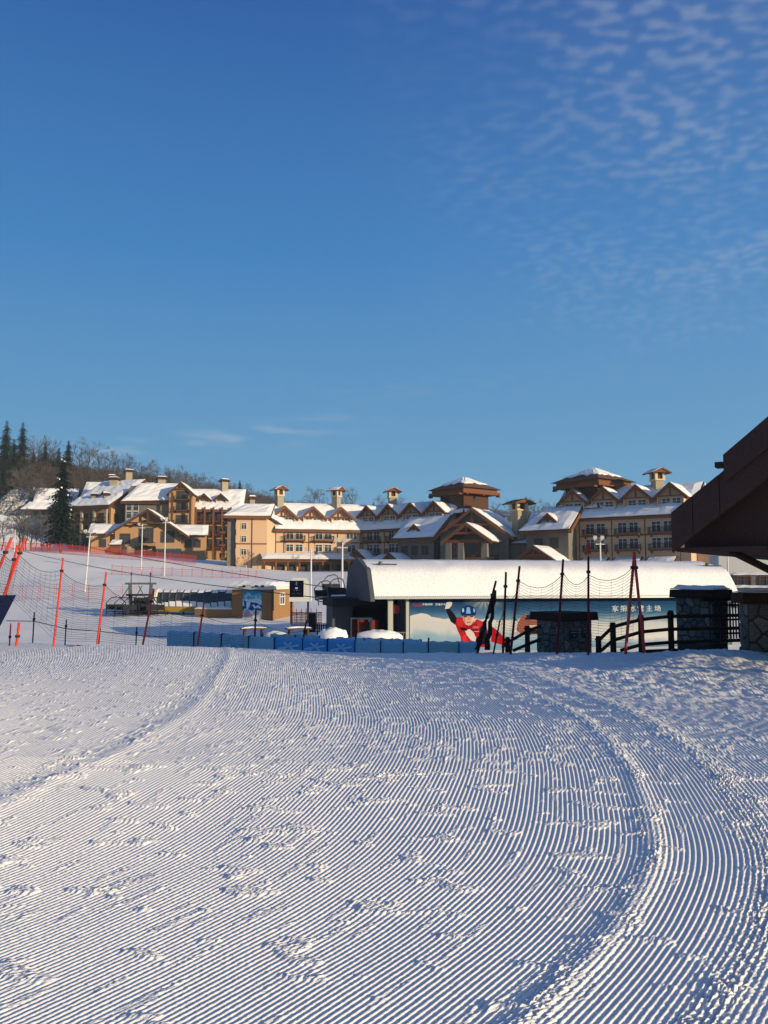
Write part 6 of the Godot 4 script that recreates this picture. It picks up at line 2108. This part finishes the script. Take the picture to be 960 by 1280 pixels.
func spruce(seed_: int, h: float, wide: float, fine := 1.0) -> Array:
	var rr := RandomNumberGenerator.new()
	rr.seed = seed_
	var trunk := MB.new()
	trunk.tube([Vector3(0, -0.5, 0), Vector3(0, h * 0.5, 0), Vector3(0, h, 0)], h * 0.016, 0.02, 6)
	var crown := MB.new()
	var y := h * 0.13
	while y < h * 0.99:
		var t := y / h
		var reach := wide * pow(1.0 - t, 0.6) * (0.82 + 0.18 * sin(y * 2.3)) + 0.18
		var n := int(11 + 9.0 * (1.0 - t))
		for i in n:
			var a := TAU * (i + rr.randf()) / n
			var l := reach * rr.randf_range(0.55, 1.12)
			var dir := Vector3(cos(a), 0, sin(a))
			var side := Vector3(-sin(a), 0, cos(a))
			var b := Vector3(0, y + rr.randf_range(-0.2, 0.2), 0)
			var droop := l * rr.randf_range(0.18, 0.42)
			var segs := 4
			for s in segs:
				var s0 := float(s) / segs
				var s1 := float(s + 1) / segs
				var p0 := b + dir * l * s0 - Vector3(0, droop * s0 * s0, 0)
				var p1 := b + dir * l * s1 - Vector3(0, droop * s1 * s1, 0)
				var w0 := l * 0.2 * (1.0 - s0 * 0.75)
				# needle-clad side twigs
				for sd in [-1.0, 1.0]:
					crown.tri(p0, p0.lerp(p1, 0.4) + side * sd * w0 * rr.randf_range(0.7, 1.3) + dir * w0 * 0.6 - Vector3(0, w0 * 0.45, 0), p1)
					crown.tri(p0, p1, p0.lerp(p1, 0.7) + side * sd * w0 * 0.4 - Vector3(0, w0 * 1.0, 0))
		y += h * 0.026 / fine * (1.15 - 0.5 * t)
	return [trunk.make(), crown.make()]

func stand(mesh: Array, called: String, at: Vector3, turn: float, size: float, bark: Material, leaf: Material, label: String, group: String) -> Node3D:
	var o := base(called, at, turn)
	o.scale = Vector3.ONE * size
	tag(o, label, "tree", group)
	put(mesh[0], "trunk", bark, o)
	put(mesh[1], "crown", leaf, o)
	return o

func make_trees() -> void:
	var rr := RandomNumberGenerator.new()
	rr.seed = 77
	var bare := []
	for i in 5: bare.append(bare_tree(100 + i * 7, 14.0, [0.8, 1.0, 0.65, 0.9, 0.75][i]))
	var fir := []
	for i in 3: fir.append(spruce(50 + i, 20.0, [4.6, 5.2, 4.3][i]))
	# the dark spruce before the lodge, clumps of snow caught in it
	var sp := spruce(9, 24.5, 5.2, 1.35)
	var p := on_ground(76, 200)
	var big := stand(sp, "spruce_tree", p, 0.3, 1.0, M.bark, M.needles_dark, "tall dark spruce flecked with snow before the lodge", "")
	var m := MB.new()
	for i in 9:
		var t := rr.randf_range(0.3, 0.95)
		var a := rr.randf_range(-0.4, 3.4)
		var l := 4.6 * pow(1.0 - t, 0.82) * rr.randf_range(0.5, 0.95)
		var c := Vector3(cos(a) * l, 24.5 * t - l * 0.2, sin(a) * l)
		var s := rr.randf_range(0.15, 0.36)
		m.hexa([c + Vector3(-s, 0, -s), c + Vector3(s, -0.1, -s * 0.8), c + Vector3(s * 0.8, -0.12, s), c + Vector3(-s * 0.9, 0, s), c + Vector3(-s * 0.4, 0.3, -s * 0.4), c + Vector3(s * 0.4, 0.25, -s * 0.4), c + Vector3(s * 0.4, 0.22, s * 0.4), c + Vector3(-s * 0.4, 0.3, s * 0.4)])
	commit(m, "snow_clumps", M.roof_snow, big).set_meta("kind", "stuff")
	# conifers on the hill
	for q in [[9, 522, 318, 25.0, 0], [29, 525, 322, 24.0, 2], [-8, 535, 316, 24.0, 1], [57, 552, 330, 22.0, 2], [74, 558, 328, 20.0, 0], [86, 549, 338, 24.0, 1], [18, 545, 310, 20.0, 1], [42, 560, 326, 18.0, 0], [4, 560, 300, 18.0, 2], [300, 596, 430, 15.0, 0], [212, 582, 420, 13.0, 2], [528, 617, 520, 13.0, 0], [467, 615, 520, 12.0, 1], [555, 618, 540, 11.0, 2]]:
		var top := survey(q[0], q[1], q[2])
		var gy := ground(top.x, top.z)
		var h: float = maxf(top.y - gy, 8.0)
		h = minf(h, q[3])
		stand(fir[q[4]], "spruce_tree", Vector3(top.x, gy - 0.3, top.z), rr.randf() * TAU, h / 20.0, M.bark, M.needles, "dark spruce among the bare trees on the wooded hill", "spruces on the wooded hill")
	# bare trees that stand out along the skyline
	var sky := [[50, 540, 345], [62, 545, 350], [100, 556, 352], [112, 546, 348], [124, 560, 356], [137, 561, 352], [148, 562, 356], [158, 570, 362], [172, 574, 364], [184, 571, 362], [196, 578, 368], [218, 579, 372], [236, 590, 390], [250, 588, 392], [262, 594, 400], [276, 600, 430], [290, 604, 450], [312, 606, 470], [330, 610, 490], [392, 606, 520], [400, 610, 520], [428, 612, 540], [440, 611, 540], [478, 616, 540], [500, 618, 545], [638, 622, 550], [648, 624, 550], [660, 621, 555], [668, 622, 552], [680, 626, 555], [690, 627, 556], [620, 626, 550], [900, 640, 560], [880, 640, 560]]
	for i in sky.size():
		var q: Array = sky[i]
		var top := survey(q[0], q[1], q[2])
		var gy := ground(top.x, top.z)
		var h := clampf(top.y - gy, 9.0, 22.0)
		stand(bare[i % 5], "bare_tree", Vector3(top.x, top.y - h, top.z), rr.randf() * TAU, h / 13.0, M.bark, M.twig_grey if i % 3 == 0 else M.twig, "bare leafless tree along the skyline of the wooded hill", "bare skyline trees")
	# more of them down the slope, single where they show against building and rock
	for i in 70:
		var u := rr.randf_range(-10.0, 330.0)
		var d := rr.randf_range(290.0, 372.0) if u < 210.0 else rr.randf_range(340.0, 440.0)
		var g := on_ground(u, d)
		stand(bare[i % 5], "bare_tree", g, rr.randf() * TAU, rr.randf_range(0.75, 1.15), M.bark, M.twig_grey if i % 3 == 0 else M.twig, "bare leafless tree on the slope of the wooded hill", "bare hillside trees")
	for i in 16:
		var u := rr.randf_range(-6.0, 66.0)
		var d := rr.randf_range(215.0, 245.0)
		var g := on_ground(u, d)
		stand(bare[(i * 2) % 5], "sapling", g, rr.randf() * TAU, rr.randf_range(0.6, 0.95), M.bark, M.twig_grey, "thin bare sapling before the low lodge wing", "saplings by the lodge")
	for q in [[310, 196.0, 0.38], [296, 198.0, 0.22], [322, 200.0, 0.25], [395, 196.0, 0.3], [370, 195.0, 0.34], [436, 190.0, 0.4]]:
		stand(bare[int(q[0]) % 5], "sapling", on_ground(q[0], q[1]), rr.randf() * TAU, q[2], M.bark, M.twig, "small bare bush at the foot of the sunlit hotel", "bushes by the hotel")
	# the rest of the wood, too far off to pick apart
	var mm := MultiMesh.new()
	mm.transform_format = MultiMesh.TRANSFORM_3D
	mm.mesh = bare[1][1]
	mm.instance_count = 2400
	for i in 2400:
		var u := (rr.randf_range(-160.0, 1120.0) if i % 2 else rr.randf_range(-60.0, 340.0))
		var d := rr.randf_range(300.0, 400.0) if u < 230.0 else rr.randf_range(430.0, 580.0)
		var g := on_ground(u, d)
		var s := rr.randf_range(0.65, 1.0)
		mm.set_instance_transform(i, Transform3D(Basis(Vector3.UP, rr.randf() * TAU).scaled(Vector3(s, s * rr.randf_range(0.8, 1.0), s)), g - Vector3(0, 2.4 * s, 0)))
	var wood := MultiMeshInstance3D.new()
	wood.multimesh = mm
	wood.material_override = M.twig
	wood.name = "far_woods"
	tag(wood, "grey-brown leafless wood covering the hill behind the buildings", "wood", "", "stuff")
	add_child(wood)
	# snow-dusted crag
	var c := survey(24, 655, 292)
	var v := PackedVector3Array()
	var idx := PackedInt32Array()
	var fn := FastNoiseLite.new()
	fn.seed = 12; fn.frequency = 0.16; fn.noise_type = FastNoiseLite.TYPE_CELLULAR; fn.fractal_octaves = 3
	for j in 21:
		for i in 41:
			var s := i / 40.0 * 2.0 - 1.0
			var t := j / 20.0
			var prof := 13.0 * (1.0 - pow(absf(s), 2.2)) * sin(minf(t * 1.6, 1.57))
			var q := Vector3(s * 17.0, prof, 6.0 - 16.0 * t)
			var n := fn.get_noise_3dv(q * 1.3)
			var n3 := nz.get_noise_3dv(q * 12.0)
			v.append(q + Vector3(n * 2.2, n * 2.6 + n3 * 1.6, n * 4.0))
	for j in 20:
		for i in 40:
			var a := j * 41 + i
			idx.append_array([a, a + 41, a + 42, a, a + 42, a + 1])
	var rk := put(smooth_mesh(v, idx), "rock_crag", M.rock, self, Vector3(c.x, ground(c.x, c.z) - 1.5, c.z))
	tag(rk, "pale rocky crag showing between the trunks below the spruces", "rock")

func make_lamps() -> void:
	lamp(113, 664, 115, 0.55, 4, "white floodlight mast leaning slightly on the lower piste")
	lamp(207, 648, 150, 0.0, 4, "tall white floodlight mast before the day lodge")
	lamp(178, 655, 165, 0.0, 2, "grey floodlight mast with small head before the arched window")
	lamp(389, 687, 105, 0.0, 2, "slim white floodlight mast before the porch of the sunlit hotel wing")
	lamp(428, 675, 85, 0.0, 4, "white floodlight mast beside the grey station gable")
	lamp(750, 672, 100, 0.0, 4, "white floodlight mast rising behind the snowy station roof")
	lamp(19, 662, 190, 0.0, 2, "grey floodlight mast beside the saplings")

func _ready() -> void:
	nz.seed = 3
	nz.frequency = 0.02
	rng.seed = 7
	make_light()
	make_materials()
	make_land()
	make_piste()
	make_hotel()
	make_lodge()
	make_terrace()
	make_station()
	make_shelter()
	make_stonework()
	make_hut()
	make_lift()
	make_lamps()
	make_barriers()
	make_trees()
